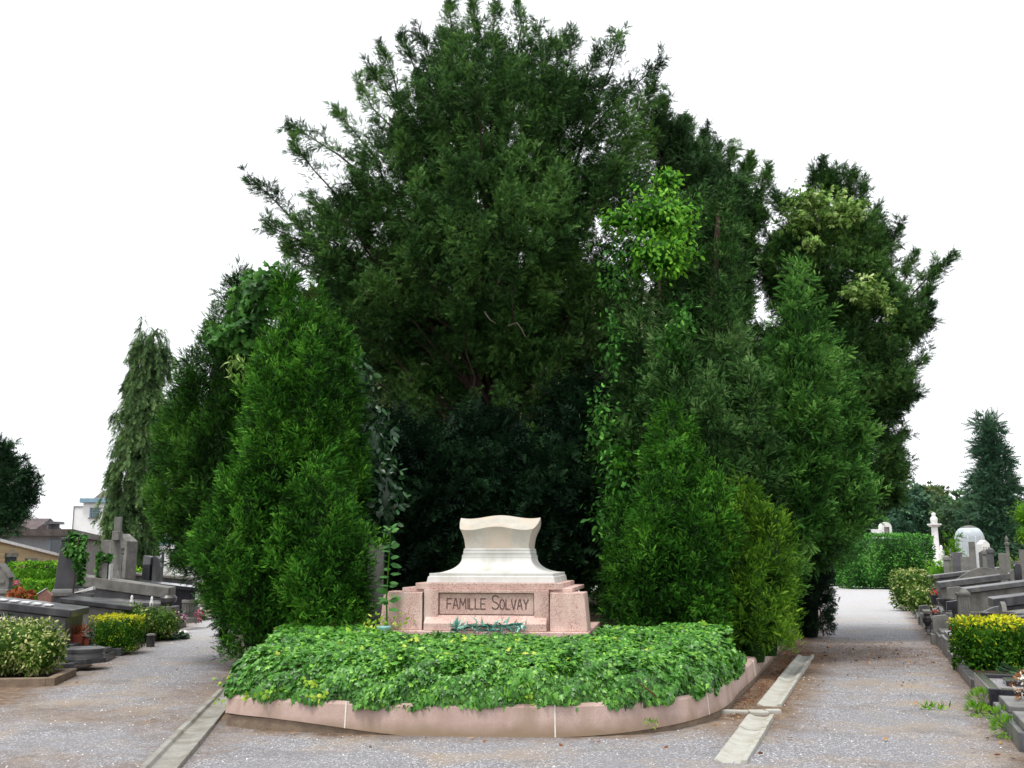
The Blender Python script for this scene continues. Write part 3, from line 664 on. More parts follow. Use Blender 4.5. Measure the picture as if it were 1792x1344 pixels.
def ring_at(arr, s):
    s = s % cum[-1]; i = min(int(np.searchsorted(cum, s, 'right')) - 1, NR - 1); f = (s - cum[i]) / (cum[i+1] - cum[i])
    return arr[i] * (1 - f) + arr[(i + 1) % NR] * f
def near_s(x, y):
    return cum[int(np.argmin(np.hypot(ring[:, 0] - x, ring[:, 1] - y)))]
js = [near_s(*gnd(px, py)[:2]) for px, py in ((605, 1282), (967, 1290), (1232, 1262), (1291, 1226))]
js = [near_s(-2.84, 10.32)] + js
s = js[-1]
while s < cum[-1] * 0.97: s += 1.75; js.append(s)
js[-1] = cum[-1] + js[0]
for i in range(len(js) - 1):
    s0, s1 = js[i] + 0.006, js[i+1] - 0.006; m = max(3, int((s1 - s0) / 0.12)); vs = []; fs = []
    for k in range(m + 1):
        q = s0 + (s1 - s0) * k / m; a, b, c = ring_at(ring, q), ring_at(lip, q), ring_at(inner, q); z0 = kerb_z(a)
        for p, z in ((a, z0), (b, HK - 0.028), (b + (c - b) * 0.16, HK), (c, HK + 0.004), (c, z0 - 0.02)): vs.append((p[0] - ko[0], p[1] - ko[1], z))
    for k in range(m):
        for j in range(5): fs.append((k*5+j, (k+1)*5+j, (k+1)*5+(j+1) % 5, k*5+(j+1) % 5))
    fs += [(4, 3, 2, 1, 0), tuple(m*5+j for j in range(5))]
    mb = MB(); mb.add(vs, fs); mb.build('kerb_block', 'kerb_granite', kerb)
    # mortar in the joint
    q0, q1 = js[i+1] - 0.0065, js[i+1] + 0.0065; mo = offs(ring, -0.004); ml = offs(ring, 0.017); vs = []
    for q in (q0, q1):
        a, b, c = ring_at(mo, q), ring_at(ml, q), ring_at(inner, q); z0 = kerb_z(a)
        for p, z in ((a, z0), (b, HK - 0.008), (c, HK + 0.006), (c, z0)): vs.append((p[0] - ko[0], p[1] - ko[1], z))
    mb = MB(); mb.add(vs, [(0,4,5,1),(1,5,6,2),(2,6,7,3),(3,7,4,0),(3,2,1,0),(4,5,6,7)]); mb.build('mortar_joint', 'mortar', kerb)
def band(off_out, off_in, z0, z1, name, mat, s0=0, s1=None):
    A, B = offs(ring, off_out), offs(ring, off_in); vs = []; fs = []
    for i in range(NR):
        for p, z in ((A[i], z0), (A[i], z1), (B[i], z1), (B[i], z0)): vs.append((p[0]-ko[0], p[1]-ko[1], z))
    for i in range(NR):
        j = (i + 1) % NR
        for k in range(4): fs.append((i*4+k, j*4+k, j*4+(k+1) % 4, i*4+(k+1) % 4))
    mb = MB(); mb.add(vs, fs); return mb.build(name, mat, kerb)
band(0.02, 0.15, -0.05, 0.10, 'rough_footing', 'footing')

band(0.045, 0.14, 0.09, 0.135, 'seam', 'seam')
P2 = offs(ring, 0.15); mb = MB(); mb.add([(p[0], p[1], 0.27) for p in P2], [tuple(range(NR))])
o = mb.build('bed_soil', 'soil'); tag(o, kind='structure')

# ------------------------------------------------------------------ ivy bed
MX, MY, MYAW = at(849, 1100, 12.2)[0], 12.2, -0.155
def to_mon(X, Y):
    dx, dy = X - MX, Y - MY; c, s = math.cos(-MYAW), math.sin(-MYAW)
    return dx * c - dy * s, dx * s + dy * c
iv = Fol((0, 9, 0.28)); ivroot = None
front = [i for i in range(NR) if ring[i][1] < 13.2]
# rolled front edge
n = 30000; r3 = np.random.default_rng(21)
sA, sB = near_s(-3.1, 12.5) - cum[-1], near_s(2.8, 12.4)
S_ = sA + (sB - sA) * r3.random(n); th = (r3.random(n) ** 1.15) * math.pi / 2
th = th - 0.10
base = np.array([ring_at(ring, q) for q in S_]); inn = np.array([ring_at(inner, q) for q in S_]); nin = nrm(inn - base)
lump = 0.022 * np.sin(S_ * 2.3) + 0.018 * np.sin(S_ * 5.1 + 1) + 0.02 * np.sin(S_ * 13)
lump2 = 0.022 * np.sin(S_ * 7.3 + th * 4) + 0.03 * np.sin(S_ * 11 - th * 6)
A_, H_ = 0.42, 0.35
inw = 0.02 + lump * 0.5 + (A_) * (1 - np.cos(th)); z = 0.30 + H_ * np.sin(th) + 0.3 * lump + lump2 * 0.4
P = np.stack([base[:, 0] + nin[:, 0] * inw, base[:, 1] + nin[:, 1] * inw, z], 1)
Nn = nrm(np.stack([-nin[:, 0] * np.cos(th), -nin[:, 1] * np.cos(th), np.sin(th) + 0.25], 1))
P += Nn * (lump2 - 0.05 * r3.random(n))[:, None]
D = nrm(np.stack([-nin[:, 0], -nin[:, 1], 0 * th], 1) * np.sin(th)[:, None] + np.stack([0*th, 0*th, -np.cos(th) - 0.15], 1) + r3.normal(size=(n, 3)) * 0.45)
NN = nrm(Nn + r3.normal(size=(n, 3)) * 0.42)
iv.leaves(T_IVY, P, D, NN, 0.034 + 0.042 * r3.random(n), 0.48 + 0.2 * r3.normal(size=n), 0.12)
# flat top
m = 56000; X = r3.uniform(-3.2, 3.2, m); Y = r3.uniform(9.4, 13.6, m)
dk = seg_dist(X, Y, [tuple(q) for q in ring], True); k = inside_poly(X, Y, [tuple(q) for q in ring]) & (dk > 0.2)
u, v = to_mon(X, Y); k &= ~((np.abs(u) < 1.3) & (v > -0.18)) & (Y < 12.9)
X, Y, dk = X[k], Y[k], dk[k]; m = len(X)
ztop = 0.30 + H_ * np.sin(np.arccos(np.clip(1 - dk / A_, 0, 1))) + 0.045 * np.clip(Y - 10.4, 0, 2.2) + 0.018 * np.sin(X * 3.1) * np.sin(Y * 4 + X) + 0.02 * np.sin(X * 9 + Y * 7)
side = 0.03 * ss(1.2, 2.2, np.abs(X)) * ss(10.5, 11.8, Y); ztop = ztop + side
P = np.stack([X, Y, ztop - 0.05 * r3.random(m)], 1)
D = nrm(np.stack([r3.normal(size=m) * 0.8, -0.5 + r3.normal(size=m) * 0.8, -0.25 + 0.25 * r3.normal(size=m)], 1))
NN = nrm(np.stack([0.4 * r3.normal(size=m), -0.35 + 0.4 * r3.normal(size=m), np.ones(m)], 1))
iv.leaves(T_IVY, P, D, NN, 0.034 + 0.036 * r3.random(m), 0.50 + 0.22 * r3.normal(size=m), 0.12)
ivroot = empty('ivy_bed', (0, 9, 0.28), 'dense mound of green ivy filling the bed in front of the monument', 'ivy')
o = iv.build('foliage', 'ivy', ivroot); 
# dark stems and litter mass under the leaves
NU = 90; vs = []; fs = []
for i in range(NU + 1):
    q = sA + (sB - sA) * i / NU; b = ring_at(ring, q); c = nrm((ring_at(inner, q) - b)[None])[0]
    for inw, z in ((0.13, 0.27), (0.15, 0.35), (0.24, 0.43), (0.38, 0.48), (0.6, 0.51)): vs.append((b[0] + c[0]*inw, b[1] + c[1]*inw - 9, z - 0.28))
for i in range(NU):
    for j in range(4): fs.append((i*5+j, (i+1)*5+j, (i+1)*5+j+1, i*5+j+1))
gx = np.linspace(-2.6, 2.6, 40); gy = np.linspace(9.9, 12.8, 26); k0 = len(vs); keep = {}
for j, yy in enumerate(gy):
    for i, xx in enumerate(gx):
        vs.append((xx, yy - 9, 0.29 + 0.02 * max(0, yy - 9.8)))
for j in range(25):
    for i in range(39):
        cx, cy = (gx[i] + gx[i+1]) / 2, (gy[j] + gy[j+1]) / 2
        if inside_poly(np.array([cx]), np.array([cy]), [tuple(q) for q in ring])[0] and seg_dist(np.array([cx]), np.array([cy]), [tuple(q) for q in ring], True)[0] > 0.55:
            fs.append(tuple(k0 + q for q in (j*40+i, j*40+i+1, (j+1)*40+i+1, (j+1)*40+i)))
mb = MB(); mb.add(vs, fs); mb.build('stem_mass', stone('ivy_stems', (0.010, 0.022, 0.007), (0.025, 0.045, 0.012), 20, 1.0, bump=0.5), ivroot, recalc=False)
# young yellow-green trails and the odd yellowed leaf
yg = Fol((0, 9, 0.28))
def trail(pts, n, sz):
    pts = np.array(pts); t = r3.random(n) * (len(pts) - 1); i = np.minimum(t.astype(int), len(pts) - 2); f = (t - i)[:, None]
    P = pts[i] * (1 - f) + pts[i+1] * f + r3.normal(size=(n, 3)) * 0.02
    yg.leaves(T_IVY, P, r3.normal(size=(n, 3)) + np.array([-0.5, -0.3, -0.6]), r3.normal(size=(n, 3)) * 0.4 + np.array([0, -0.7, 0.6]), sz * (0.6 + 0.6 * r3.random(n)), 0.5 + 0.3 * r3.normal(size=n), 0.1)
for pp in ([(470, 1195), (430, 1215), (400, 1232), (378, 1222)], [(420, 1185), (395, 1190), (378, 1190)], [(500, 1200), (470, 1212), (450, 1215)], [(440, 1215), (420, 1228)], [(580, 1210), (545, 1222)], [(555, 1200), (530, 1190)], [(925, 1215), (935, 1238)]):
    trail([at(x, y, 9.55 + (0.75 if x < 440 else 0.35 if x < 520 else 0) - 0.12) for x, y in pp], 16, 0.045)
m = 80; S2 = r3.choice(len(X), m); P = np.stack([X[S2], Y[S2], ztop[S2] + 0.012], 1)
yg.leaves(T_IVY, P, r3.normal(size=(m, 3)), r3.normal(size=(m, 3)) * 0.3 + np.array([0, -0.3, 1]), 0.045 + 0.03 * r3.random(m), 0.6 + 0.4 * r3.normal(size=m), 0.1)
yg.build('young_shoots', 'ivy_young', ivroot)
mb = MB(); pts = [at(1108, 1190, 9.62), at(1125, 1200, 9.58), at(1140, 1212, 9.52), at(1150, 1222, 9.5)]
mb.tube([p - np.array([0, 9, 0.28]) for p in pts], 0.006, 5); mb.build('bare_stem', 'dry_leaf', ivroot)

# ------------------------------------------------------------------ monument
mon = empty('family_tomb', (MX, MY, 0.0), 'pink granite family tomb crowned by a pale flared sarcophagus behind the ivy', 'tomb', rz=MYAW)
mon.scale = (0.975, 1, 1)
mb = MB(); mb.box(-1.37, 1.27, -0.10, 1.9, 0.25, 0.735); mb.build('base_step', 'pink_granite', mon, bevel=0.01)
for s in (-1, 1):
    mb = MB(); xo0, xo1, xi = (1.335, 1.295, 0.795) if s < 0 else (1.255, 1.215, 0.795)
    mb.add([(s*xi,-0.005,0.735),(s*xo0,-0.02,0.735),(s*xo0,0.5,0.735),(s*xi,0.5,0.735),(s*xi,0.02,1.185),(s*xo1,0.02,1.185),(s*xo1,0.5,1.185),(s*xi,0.5,1.185)],
           [(0,3,2,1),(4,5,6,7),(0,1,5,4),(1,2,6,5),(2,3,7,6),(3,0,4,7)])
    mb.build('side_pier', 'pink_granite', mon, bevel=0.008)
    mb = MB(); mb.box(*sorted((s*0.785, s*0.797)), 0.012, 0.2, 0.737, 1.18); mb.build('joint', 'seam', mon)
# centre panel with its recessed inscription field: frame of four pieces, field and sloping sill
PX, PXL = 0.60, 0.52; Z0, Z1 = 0.93, 1.175
mb = MB()
mb.box(-0.783, -PX, 0.03, 0.3, 0.737, 1.215); mb.build('panel_frame', 'pink_granite', mon, bevel=0.006)
mb = MB(); mb.box(PX, 0.783, 0.03, 0.3, 0.737, 1.215); mb.build('panel_frame', 'pink_granite', mon, bevel=0.006)
mb = MB(); mb.box(-PX + 0.001, PX - 0.001, 0.03, 0.3, Z1, 1.215); mb.build('panel_frame', 'pink_granite', mon, bevel=0.006)
mb = MB(); mb.box(-PX + 0.001, PX - 0.001, 0.065, 0.3, Z0 - 0.02, Z1 - 0.001); mb.build('inscription_field', 'pink_granite', mon)
mb = MB(); mb.prism([(-0.06, 0.82), (0.062, 0.915), (0.3, 0.915), (0.3, 0.737), (-0.06, 0.737)], -PX - 0.16, PX + 0.16, 'x'); mb.build('sloping_sill', 'pink_granite', mon, bevel=0.006)
mb = MB()
for z in (Z1 - 0.006, Z0 - 0.012): mb.box(-PX + 0.004, PX - 0.004, 0.056, 0.066, z, z + 0.008)
for x in (-PX + 0.002, PX - 0.010): mb.box(x, x + 0.008, 0.0565, 0.0665, Z0 - 0.004, Z1 - 0.008)
mb.build('field_groove', 'letter', mon)
mb = MB(); mb.box(-1.08, 1.06, 0.10, 1.85, 1.187, 1.235); mb.build('upper_step', 'pink_granite', mon, bevel=0.006)
mb = MB(); mb.box(-0.90, 0.935, 0.06, 1.7, 1.216, 1.292); mb.build('upper_step', 'pink_granite', mon, bevel=0.006)
GL_ = {'F': [[(0,0),(0,1),(.62,1)],[(0,.52),(.5,.52)]], 'A': [[(0,0),(.28,1),(.40,1),(.68,0)],[(.12,.36),(.56,.36)]], 'M': [[(0,0),(.08,1),(.42,.35),(.76,1),(.84,0)]],
      'I': [[(.06,0),(.06,1)]], 'L': [[(0,1),(0,0),(.55,0)]], 'E': [[(.58,1),(0,1),(0,0),(.6,0)],[(0,.52),(.48,.52)]],
      'S': [[(.62,.86),(.50,.97),(.32,1),(.12,.95),(.02,.80),(.05,.64),(.20,.54),(.44,.46),(.60,.34),(.62,.18),(.50,.05),(.30,0),(.10,.04),(0,.14)]],
      'O': [[(.32,1),(.10,.9),(0,.62),(0,.36),(.10,.1),(.32,0),(.54,.1),(.64,.36),(.64,.62),(.54,.9),(.32,1)]],
      'V': [[(0,1),(.30,0),(.36,0),(.66,1)]], 'Y': [[(0,1),(.32,.48),(.32,0)],[(.32,.48),(.64,1)]]}
def stroke_text(word, x, z, h, y, parent, mat='letter', wd=0.0075, big_first=1.0, track=0.24):
    for k, chh in enumerate(word):
        hh = h * (big_first if k == 0 else 1); mb = MB(); sx = hh * (0.78 if k or big_first == 1 else 0.8)
        for li, line in enumerate(GL_[chh]):
            for si, ((a, b), (c, d)) in enumerate(zip(line, line[1:])):
                p = np.array([x + a * sx, z + b * hh]); q = np.array([x + c * sx, z + d * hh]); t = nrm((q - p)[None])[0]; nn = np.array([-t[1], t[0]]) * wd
                p, q = p - t * wd * .6, q + t * wd * .6; e = y - 0.0022 - 0.0003 * (si % 4) - 0.001 * li
                A = [p - nn, q - nn, q + nn, p + nn]
                mb.add([(v[0], e, v[1]) for v in A] + [(v[0], y + 0.004, v[1]) for v in A], [(0,1,2,3),(7,6,5,4),(0,4,5,1),(1,5,6,2),(2,6,7,3),(3,7,4,0)])
        mb.build('letter', mat, parent)
        wmax = max(a for l in GL_[chh] for a, b in l); x += wmax * sx + h * track
    return x
stroke_text('FAMILLE', -0.495, 0.985, 0.120, 0.065, mon, track=0.165)
stroke_text('SOLVAY', 0.075, 0.985, 0.112, 0.065, mon, big_first=1.42, track=0.165)
# grey plinth, flare, mouldings
def ring4(hx, y0, y1, z): return [(-hx, y0, z), (hx, y0, z), (hx, y1, z), (-hx, y1, z)]
def loft4(rings, name, mat, cx=0.03):
    mb = MB(); vs = [(x + cx, y, z) for r in rings for x, y, z in r]; m = len(rings); fs = []
    for j in range(m - 1):
        for i in range(4): fs.append((j*4+i, j*4+(i+1) % 4, (j+1)*4+(i+1) % 4, (j+1)*4+i))
    fs += [(3, 2, 1, 0), tuple((m-1)*4+i for i in range(4))]
    mb.add(vs, fs); return mb.build(name, mat, mon, bevel=0.003)
loft4([ring4(0.815, 0.16, 1.62, 1.293), ring4(0.80, 0.17, 1.61, 1.365), ring4(0.785, 0.185, 1.6, 1.372), ring4(0.785, 0.185, 1.6, 1.405)], 'plinth', 'grey_marble')
R_ = []
for k in range(13):
    t = k / 12; a = t * math.pi / 2
    R_.append(ring4(0.455 + 0.315 * (1 - math.sin(a)) ** 1.0, 0.60 - 0.385 * (1 - math.sin(a)), 1.24 + 0.33 * (1 - math.sin(a)), 1.406 + 0.19 * (1 - math.cos(a))))
loft4(R_, 'flared_foot', 'grey_marble')
z = 1.597
for hx, dh in ((0.455, 0.028), (0.438, 0.004), (0.447, 0.012), (0.436, 0.006), (0.441, 0.032), (0.430, 0.005), (0.436, 0.022), (0.424, 0.006)):
    loft4([ring4(hx, 1.055 - hx, 0.785 + hx, z), ring4(hx, 1.055 - hx, 0.785 + hx, z + dh)], 'moulding', 'grey_marble'); z += dh
# lid: front, sides, wavy roof in one mesh
NU_, NV_, NW_ = 24, 16, 8
def hw(v): return 0.478 + 0.062 * (1 - abs(v) ** 1.7)
def zr(u, v): return 1.962 + 0.155 * (1 - abs(v)) ** 1.25 * 1.0 + (0.022 * math.cos(math.pi * 1.25 * u)) + 0.006 * abs(u) ** 6
YF, YB = 0.585, 1.255
def roof(u, v): return (0.03 + u * hw(v), (YF + YB) / 2 + v * (YB - YF) / 2, zr(u, v))
vs = []; fs = []
for j in range(NV_ + 1):
    for i in range(NU_ + 1): vs.append(roof(-1 + 2*i/NU_, -1 + 2*j/NV_))
W_ = NU_ + 1
for j in range(NV_):
    for i in range(NU_): fs.append((j*W_+i, j*W_+i+1, (j+1)*W_+i+1, (j+1)*W_+i))
def wall(fn, n):
    k = len(vs)
    for w_ in range(NW_ + 1):
        for i in range(n + 1):
            top, bot = fn(i / n); t = w_ / NW_; e = t ** 2.0
            vs.append((bot[0] + (top[0]-bot[0])*e, bot[1] + (top[1]-bot[1])*e, bot[2] + (top[2]-bot[2])*t))
    for w_ in range(NW_):
        for i in range(n): fs.append((k+w_*(n+1)+i, k+w_*(n+1)+i+1, k+(w_+1)*(n+1)+i+1, k+(w_+1)*(n+1)+i))
B0, BY0, BY1 = 0.420, 0.635, 1.205
wall(lambda t: (roof(-1+2*t, -1), (0.03 + (-1+2*t)*B0, BY0, z)), NU_)
wall(lambda t: (roof(1-2*t, 1), (0.03 + (1-2*t)*B0, BY1, z)), NU_)
wall(lambda t: (roof(1, -1+2*t), (0.03 + B0, BY0 + (BY1-BY0)*t, z)), NV_)
wall(lambda t: (roof(-1, 1-2*t), (0.03 - B0, BY0 + (BY1-BY0)*(1-t), z)), NV_)
mb = MB(); mb.add(vs, fs); mb.build('sarcophagus_lid', 'lid_stone', mon)
# weathered bronze palm lying on the sill, and pot with yellow flowers
def world_of(x, y, z): c, s = math.cos(MYAW), math.sin(MYAW); return np.array([MX + x*c - y*s, MY + x*s + y*c, z])
o0 = world_of(0.05, -0.05, 0.74); root = empty('bronze_palm', o0, 'verdigris bronze palm branch lying at the foot of the pink tomb', 'ornament')
fb = Fol(o0); mb = MB(); mb.tube([world_of(-0.40, -0.07, 0.75) - o0, world_of(-0.1, -0.09, 0.79) - o0, world_of(0.2, -0.09, 0.80) - o0, world_of(0.46, -0.07, 0.83) - o0], 0.012, 6); mb.build('stem', 'verdigris', root)
n = 150; t = r3.random(n); P = np.array([world_of(-0.40 + 0.88 * q, -0.08, 0.76 + 0.03 * q) for q in t]) + r3.normal(size=(n, 3)) * np.array([0.02, 0.02, 0.018])
fb.leaves(T_LANCE, P, r3.normal(size=(n, 3)) + np.array([0.4, -0.4, 0.12]), r3.normal(size=(n, 3)) + np.array([0, -1, 1]), 0.09 + 0.08 * r3.random(n), 0.5 + 0.35 * r3.normal(size=n), 0.3); fb.build('bronze_leaves', 'verdigris', root)
o0 = world_of(-1.20, -0.17, 0.70); root = empty('flower_pot', o0, 'small teal pot with yellowish sprigs at the left foot of the pink tomb', 'flower pot')
mb = MB(); mb.lathe([(0.06, 0), (0.085, 0.07), (0.09, 0.09), (0.07, 0.09)], 16); mb.build('pot', 'teal_plastic', root, smooth=True)
fy = Fol(o0); n = 90; P = o0 + r3.normal(size=(n, 3)) * np.array([0.13, 0.05, 0.06]) + np.array([0, 0.02, 0.12]); fy.leaves(T_OVAL, P, r3.normal(size=(n, 3)), r3.normal(size=(n, 3)) + np.array([0, -1, 1]), 0.035 + 0.03 * r3.random(n), 0.6 + 0.3 * r3.normal(size=n), 0.2); fy.build('sprigs', 'ivy_young', root)
# small grey stele behind, left
p = at(655, 1000, 14.3); root = empty('headstone', (p[0], p[1], 0.25), 'plain grey stele half hidden in leaves left of the pink tomb', 'headstone')
mb = MB(); mb.box(-0.09, 0.13, -0.06, 0.06, 0, 1.52); mb.build('slab', 'greystone', root, bevel=0.01)
# tall leafy weed left of the tomb
p0 = at(680, 1060, 12.3); p0[2] = 0.3; root = empty('tall_weed', p0, 'single upright large-leaved weed growing left of the pink tomb', 'weed')
top = at(684, 920, 12.25); mb = MB(); mb.tube([p0 - p0, (p0 * .5 + top * .5) - p0 + np.array([-0.03, 0, 0]), top - p0], [0.014, 0.010, 0.005], 6); mb.build('stem', 'lime', root)
fw = Fol(p0); n = 26; t = np.sort(0.4 + 0.6 * r3.random(n)); P = p0 + (top - p0) * t[:, None]; sg = np.where(np.arange(n) % 2 == 0, 1.0, -1.0)
D = np.stack([sg, -0.4 + 0.9 * r3.normal(size=n), 0.1 + 0.35 * r3.normal(size=n) + 0.4 * t ** 3], 1); fw.leaves(T_OVAL, P, D, np.tile([0, -0.75, 0.8], (n, 1)) + 0.35 * r3.normal(size=(n, 3)), (0.19 - 0.07 * t) * (0.7 + 0.5 * r3.random(n)), 0.55 + 0.1 * r3.normal(size=n), 0.1)
M['weed'] = leaf_mat('weed_leaf', (0.03, 0.11, 0.03), (0.075, 0.21, 0.055), (0.14, 0.31, 0.09), trans=0.3); fw.build('leaves', 'weed', root)
# tuft on the kerb face and weed on the right path
for (p, lab, sz, nn_, g_) in ((at(1138, 1264, 9.56) , 'small bright green tuft sprouting from the curved kerb face', 0.055, 30, 0), (gnd(1632, 1240), 'low grass tuft alone on the right-hand gravel path', 0.10, 40, 1)):
    root = Fol(p); n = nn_; q = p + r3.normal(size=(n, 3)) * np.array([0.03 if not g_ else 0.09, 0.01 if not g_ else 0.04, 0.015 if not g_ else 0.004]); D = r3.normal(size=(n, 3)) * 0.6 + (np.array([0, -0.5, 0.3]) if not g_ else np.array([0, 0, 0.7]))
    root.leaves(T_LANCE, q, D, r3.normal(size=(n, 3)), sz, 0.5 + 0.2 * r3.normal(size=n), 0.2); o = root.build('grass_tuft', 'lime'); o.location = tuple(p); tag(o, lab, 'weed')
# ------------------------------------------------------------------ trees of the island
def tree_root(name, px, d, label, cat='tree', z=0.27, group=None):
    p = at(px, 1000, d); p[2] = z
    return empty(name, p, label, cat, group), p
def stem(root, o, top, r0=0.16, bark='bark', off=(0, 0)):
    t = np.array(top); mb = MB(); mb.tube([(0, 0, 0), ((t - o) * 0.35 + np.array([*off, 0])), (t - o) * 0.9], [r0, r0 * 0.75, r0 * 0.2], 9); mb.build('trunk', bark, root, smooth=True)
# left pair
root, o = tree_root('cypress_tree', 510, 13.6, 'broad bright green cypress left of the tomb, nearest the ivy bed')
A = [Lobe((500, 462), (525, 1120), 118, 13.9, 0.22, 0.6, 1.9), Lobe((430, 800), (458, 1165), 108, 13.3, 0.55, 0.5, 1.9), Lobe((560, 492), (560, 900), 50, 14.2, 0.4, 0.5, 1.6), Lobe((565, 800), (562, 1135), 98, 13.0, 0.35, 0.6, 2.0), Lobe((600, 560), (600, 1040), 52, 14.3, 0.4, 0.5, 1.7), Lobe((480, 620), (480, 950), 62, 13.3, 0.4, 0.4, 1.6), Lobe((540, 560), (550, 860), 60, 13.4, 0.4, 0.4, 1.6)]
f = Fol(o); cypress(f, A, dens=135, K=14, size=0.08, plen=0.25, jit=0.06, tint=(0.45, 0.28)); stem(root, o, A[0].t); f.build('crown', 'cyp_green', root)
root, o = tree_root('cypress_tree', 470, 15.6, 'deep green cypress bulging over the left path, behind the bright one')
A = [Lobe((418, 480), (380, 1015), 124, 15.7, 0.38, 0.45, 1.6), Lobe((338, 630), (322, 985), 72, 15.3, 0.45, 0.3, 1.6), Lobe((382, 700), (405, 1095), 82, 14.9, 0.5, 0.3, 1.8), Lobe((440, 640), (440, 980), 60, 15.0, 0.4, 0.5, 1.6)]
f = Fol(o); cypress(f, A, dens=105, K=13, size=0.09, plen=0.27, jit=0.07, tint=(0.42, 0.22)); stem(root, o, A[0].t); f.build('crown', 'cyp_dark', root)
# climber on their shared top
p = at(455, 700, 14.6); root = empty('climbing_ivy', p, 'bright climbing ivy over the shoulder of the left cypresses', 'ivy')
f = Fol(p); leafy(f, [blob_px(470, 505, 50, 14.2, rz=45), blob_px(432, 535, 34, 14.8, rz=55), blob_px(420, 585, 40, 14.6, rz=40), blob_px(395, 590, 30, 15.0, rz=26)], 150, T_IVY, 0.13, depth=0.2, core=0.6, droopy=0.7)
mb = MB(); mb.tube([(0.25, 0.7, -2.6), (0.15, 0.3, -1), (0, 0.1, 0.8)], [0.03, 0.025, 0.01], 6); mb.build('stem', 'bark', root); f.build('foliage', 'ivy_sun', root)
p = at(414, 670, 14.0); f = Fol(p); leafy(f, [blob_px(415, 640, 20, 14.2, rz=24)], 260, T_LANCE, 0.13, depth=0.1, core=0.4, droopy=1.2)
o = f.build('pale_shoot_clump', 'pale_leaf'); o.location = tuple(p); tag(o, 'small pale drooping leaf clump hanging in the dark left cypress', 'shoot clump')
# glossy dark laurel between left cypress and the tomb
root, o = tree_root('laurel_bush', 665, 15.2, 'tall dark glossy-leaved bush between the left cypress and the tomb', 'bush')
f = Fol(o); leafy(f, [blob_px(625, 670, 34, 15.0, rz=60), blob_px(650, 790, 42, 15.0, rz=90), blob_px(672, 870, 36, 14.6, rz=80), blob_px(640, 960, 40, 14.8, rz=90)], 190, T_OVAL, 0.13, depth=0.25, core=0.6, droopy=0.8, tint=(0.4, 0.25))
stem(root, o, at(640, 650, 15.2), 0.07); f.build('crown', 'ivy_dark', root)
# right front
root, o = tree_root('cypress_tree', 1180, 14.0, 'fresh green cypress just right of the tomb, rising from the ivy')
A = [Lobe((1180, 775), (1182, 1135), 88, 14.1, 0.35, 0.75, 1.8), Lobe((1084, 862), (1090, 1100), 36, 13.9, 0.5, 0.6, 2.2), Lobe((1215, 880), (1215, 1140), 62, 13.6, 0.35, 0.8, 1.8), Lobe((1140, 830), (1135, 1120), 50, 13.6, 0.4, 0.7, 1.8), Lobe((1175, 700), (1180, 900), 58, 14.6, 0.5, 0.5, 1.6), Lobe((1245, 800), (1245, 1100), 52, 13.9, 0.45, 0.6, 1.7)]
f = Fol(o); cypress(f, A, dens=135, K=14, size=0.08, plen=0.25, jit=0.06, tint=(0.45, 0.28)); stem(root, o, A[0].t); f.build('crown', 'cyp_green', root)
root, o = tree_root('golden_cypress', 1325, 14.5, 'yellow-green cypress at the right corner of the kerb')
A = [Lobe((1295, 845), (1312, 1140), 86, 14.5, 0.45, 0.7, 1.8), Lobe((1350, 880), (1345, 1150), 58, 14.2, 0.45, 0.7, 1.8), Lobe((1258, 880), (1275, 1130), 58, 14.1, 0.45, 0.7, 1.8), Lobe((1320, 980), (1322, 1160), 68, 13.9, 0.5, 0.7, 1.8)]
f = Fol(o); cypress(f, A, dens=105, K=12, size=0.082, plen=0.24, jit=0.07, tint=(0.60, 0.24), up=1.0, out=0.5); stem(root, o, A[0].t, 0.1); f.build('crown', 'cyp_gold', root)
root, o = tree_root('cypress_tree', 1205, 16.2, 'tall olive-green cypress with several spires right of the great yew')
A = [Lobe((1112, 490), (1125, 1000), 58, 16.2, 0.4, 0.6, 1.4, amp=0.16), Lobe((1172, 560), (1190, 960), 60, 15.4, 0.5, 0.5, 1.4, amp=0.16), Lobe((1262, 300), (1270, 960), 72, 16.9, 0.35, 0.6, 1.5, amp=0.16), Lobe((1262, 480), (1280, 900), 60, 15.9, 0.45, 0.5, 1.4, amp=0.16), Lobe((1240, 640), (1250, 980), 54, 15.0, 0.5, 0.5, 1.4, amp=0.16), Lobe((1312, 625), (1318, 1000), 54, 15.3, 0.45, 0.5, 1.5, amp=0.2), Lobe((1195, 330), (1190, 800), 55, 16.8, 0.4, 0.6, 1.6, amp=0.2), Lobe((1060, 700), (1060, 1080), 40, 16.4, 0.4, 0.7, 1.6)]
f = Fol(o); cypress(f, A, dens=62, K=16, size=0.108, plen=0.32, up=0.45, tint=(0.50, 0.26), jit=0.13); stem(root, o, A[2].t, 0.2); f.build('crown', 'cyp_olive', root)
root, o = tree_root('cypress_tree', 1350, 16.9, 'pointed green cypress nearest the right path with a bushy lower half')
A = [Lobe((1398, 458), (1405, 900), 72, 15.9, 0.45, 0.6, 1.6, amp=0.10), Lobe((1460, 610), (1455, 930), 66, 16.8, 0.5, 0.5, 1.7, amp=0.18), Lobe((1350, 590), (1362, 960), 46, 17.2, 0.45, 0.5, 1.6, amp=0.18), Lobe((1440, 740), (1428, 985), 88, 16.3, 0.5, 0.35, 1.8, amp=0.2), Lobe((1395, 790), (1375, 1030), 62, 15.7, 0.6, 0.25, 1.8, amp=0.16), Lobe((1500, 720), (1480, 900), 40, 16.8, 0.5, 0.4, 1.7)]
f = Fol(o); cypress(f, A, dens=62, K=16, size=0.108, plen=0.32, up=0.5, tint=(0.55, 0.26), jit=0.13); stem(root, o, A[0].t, 0.17); f.build('crown', 'cyp_mid', root)
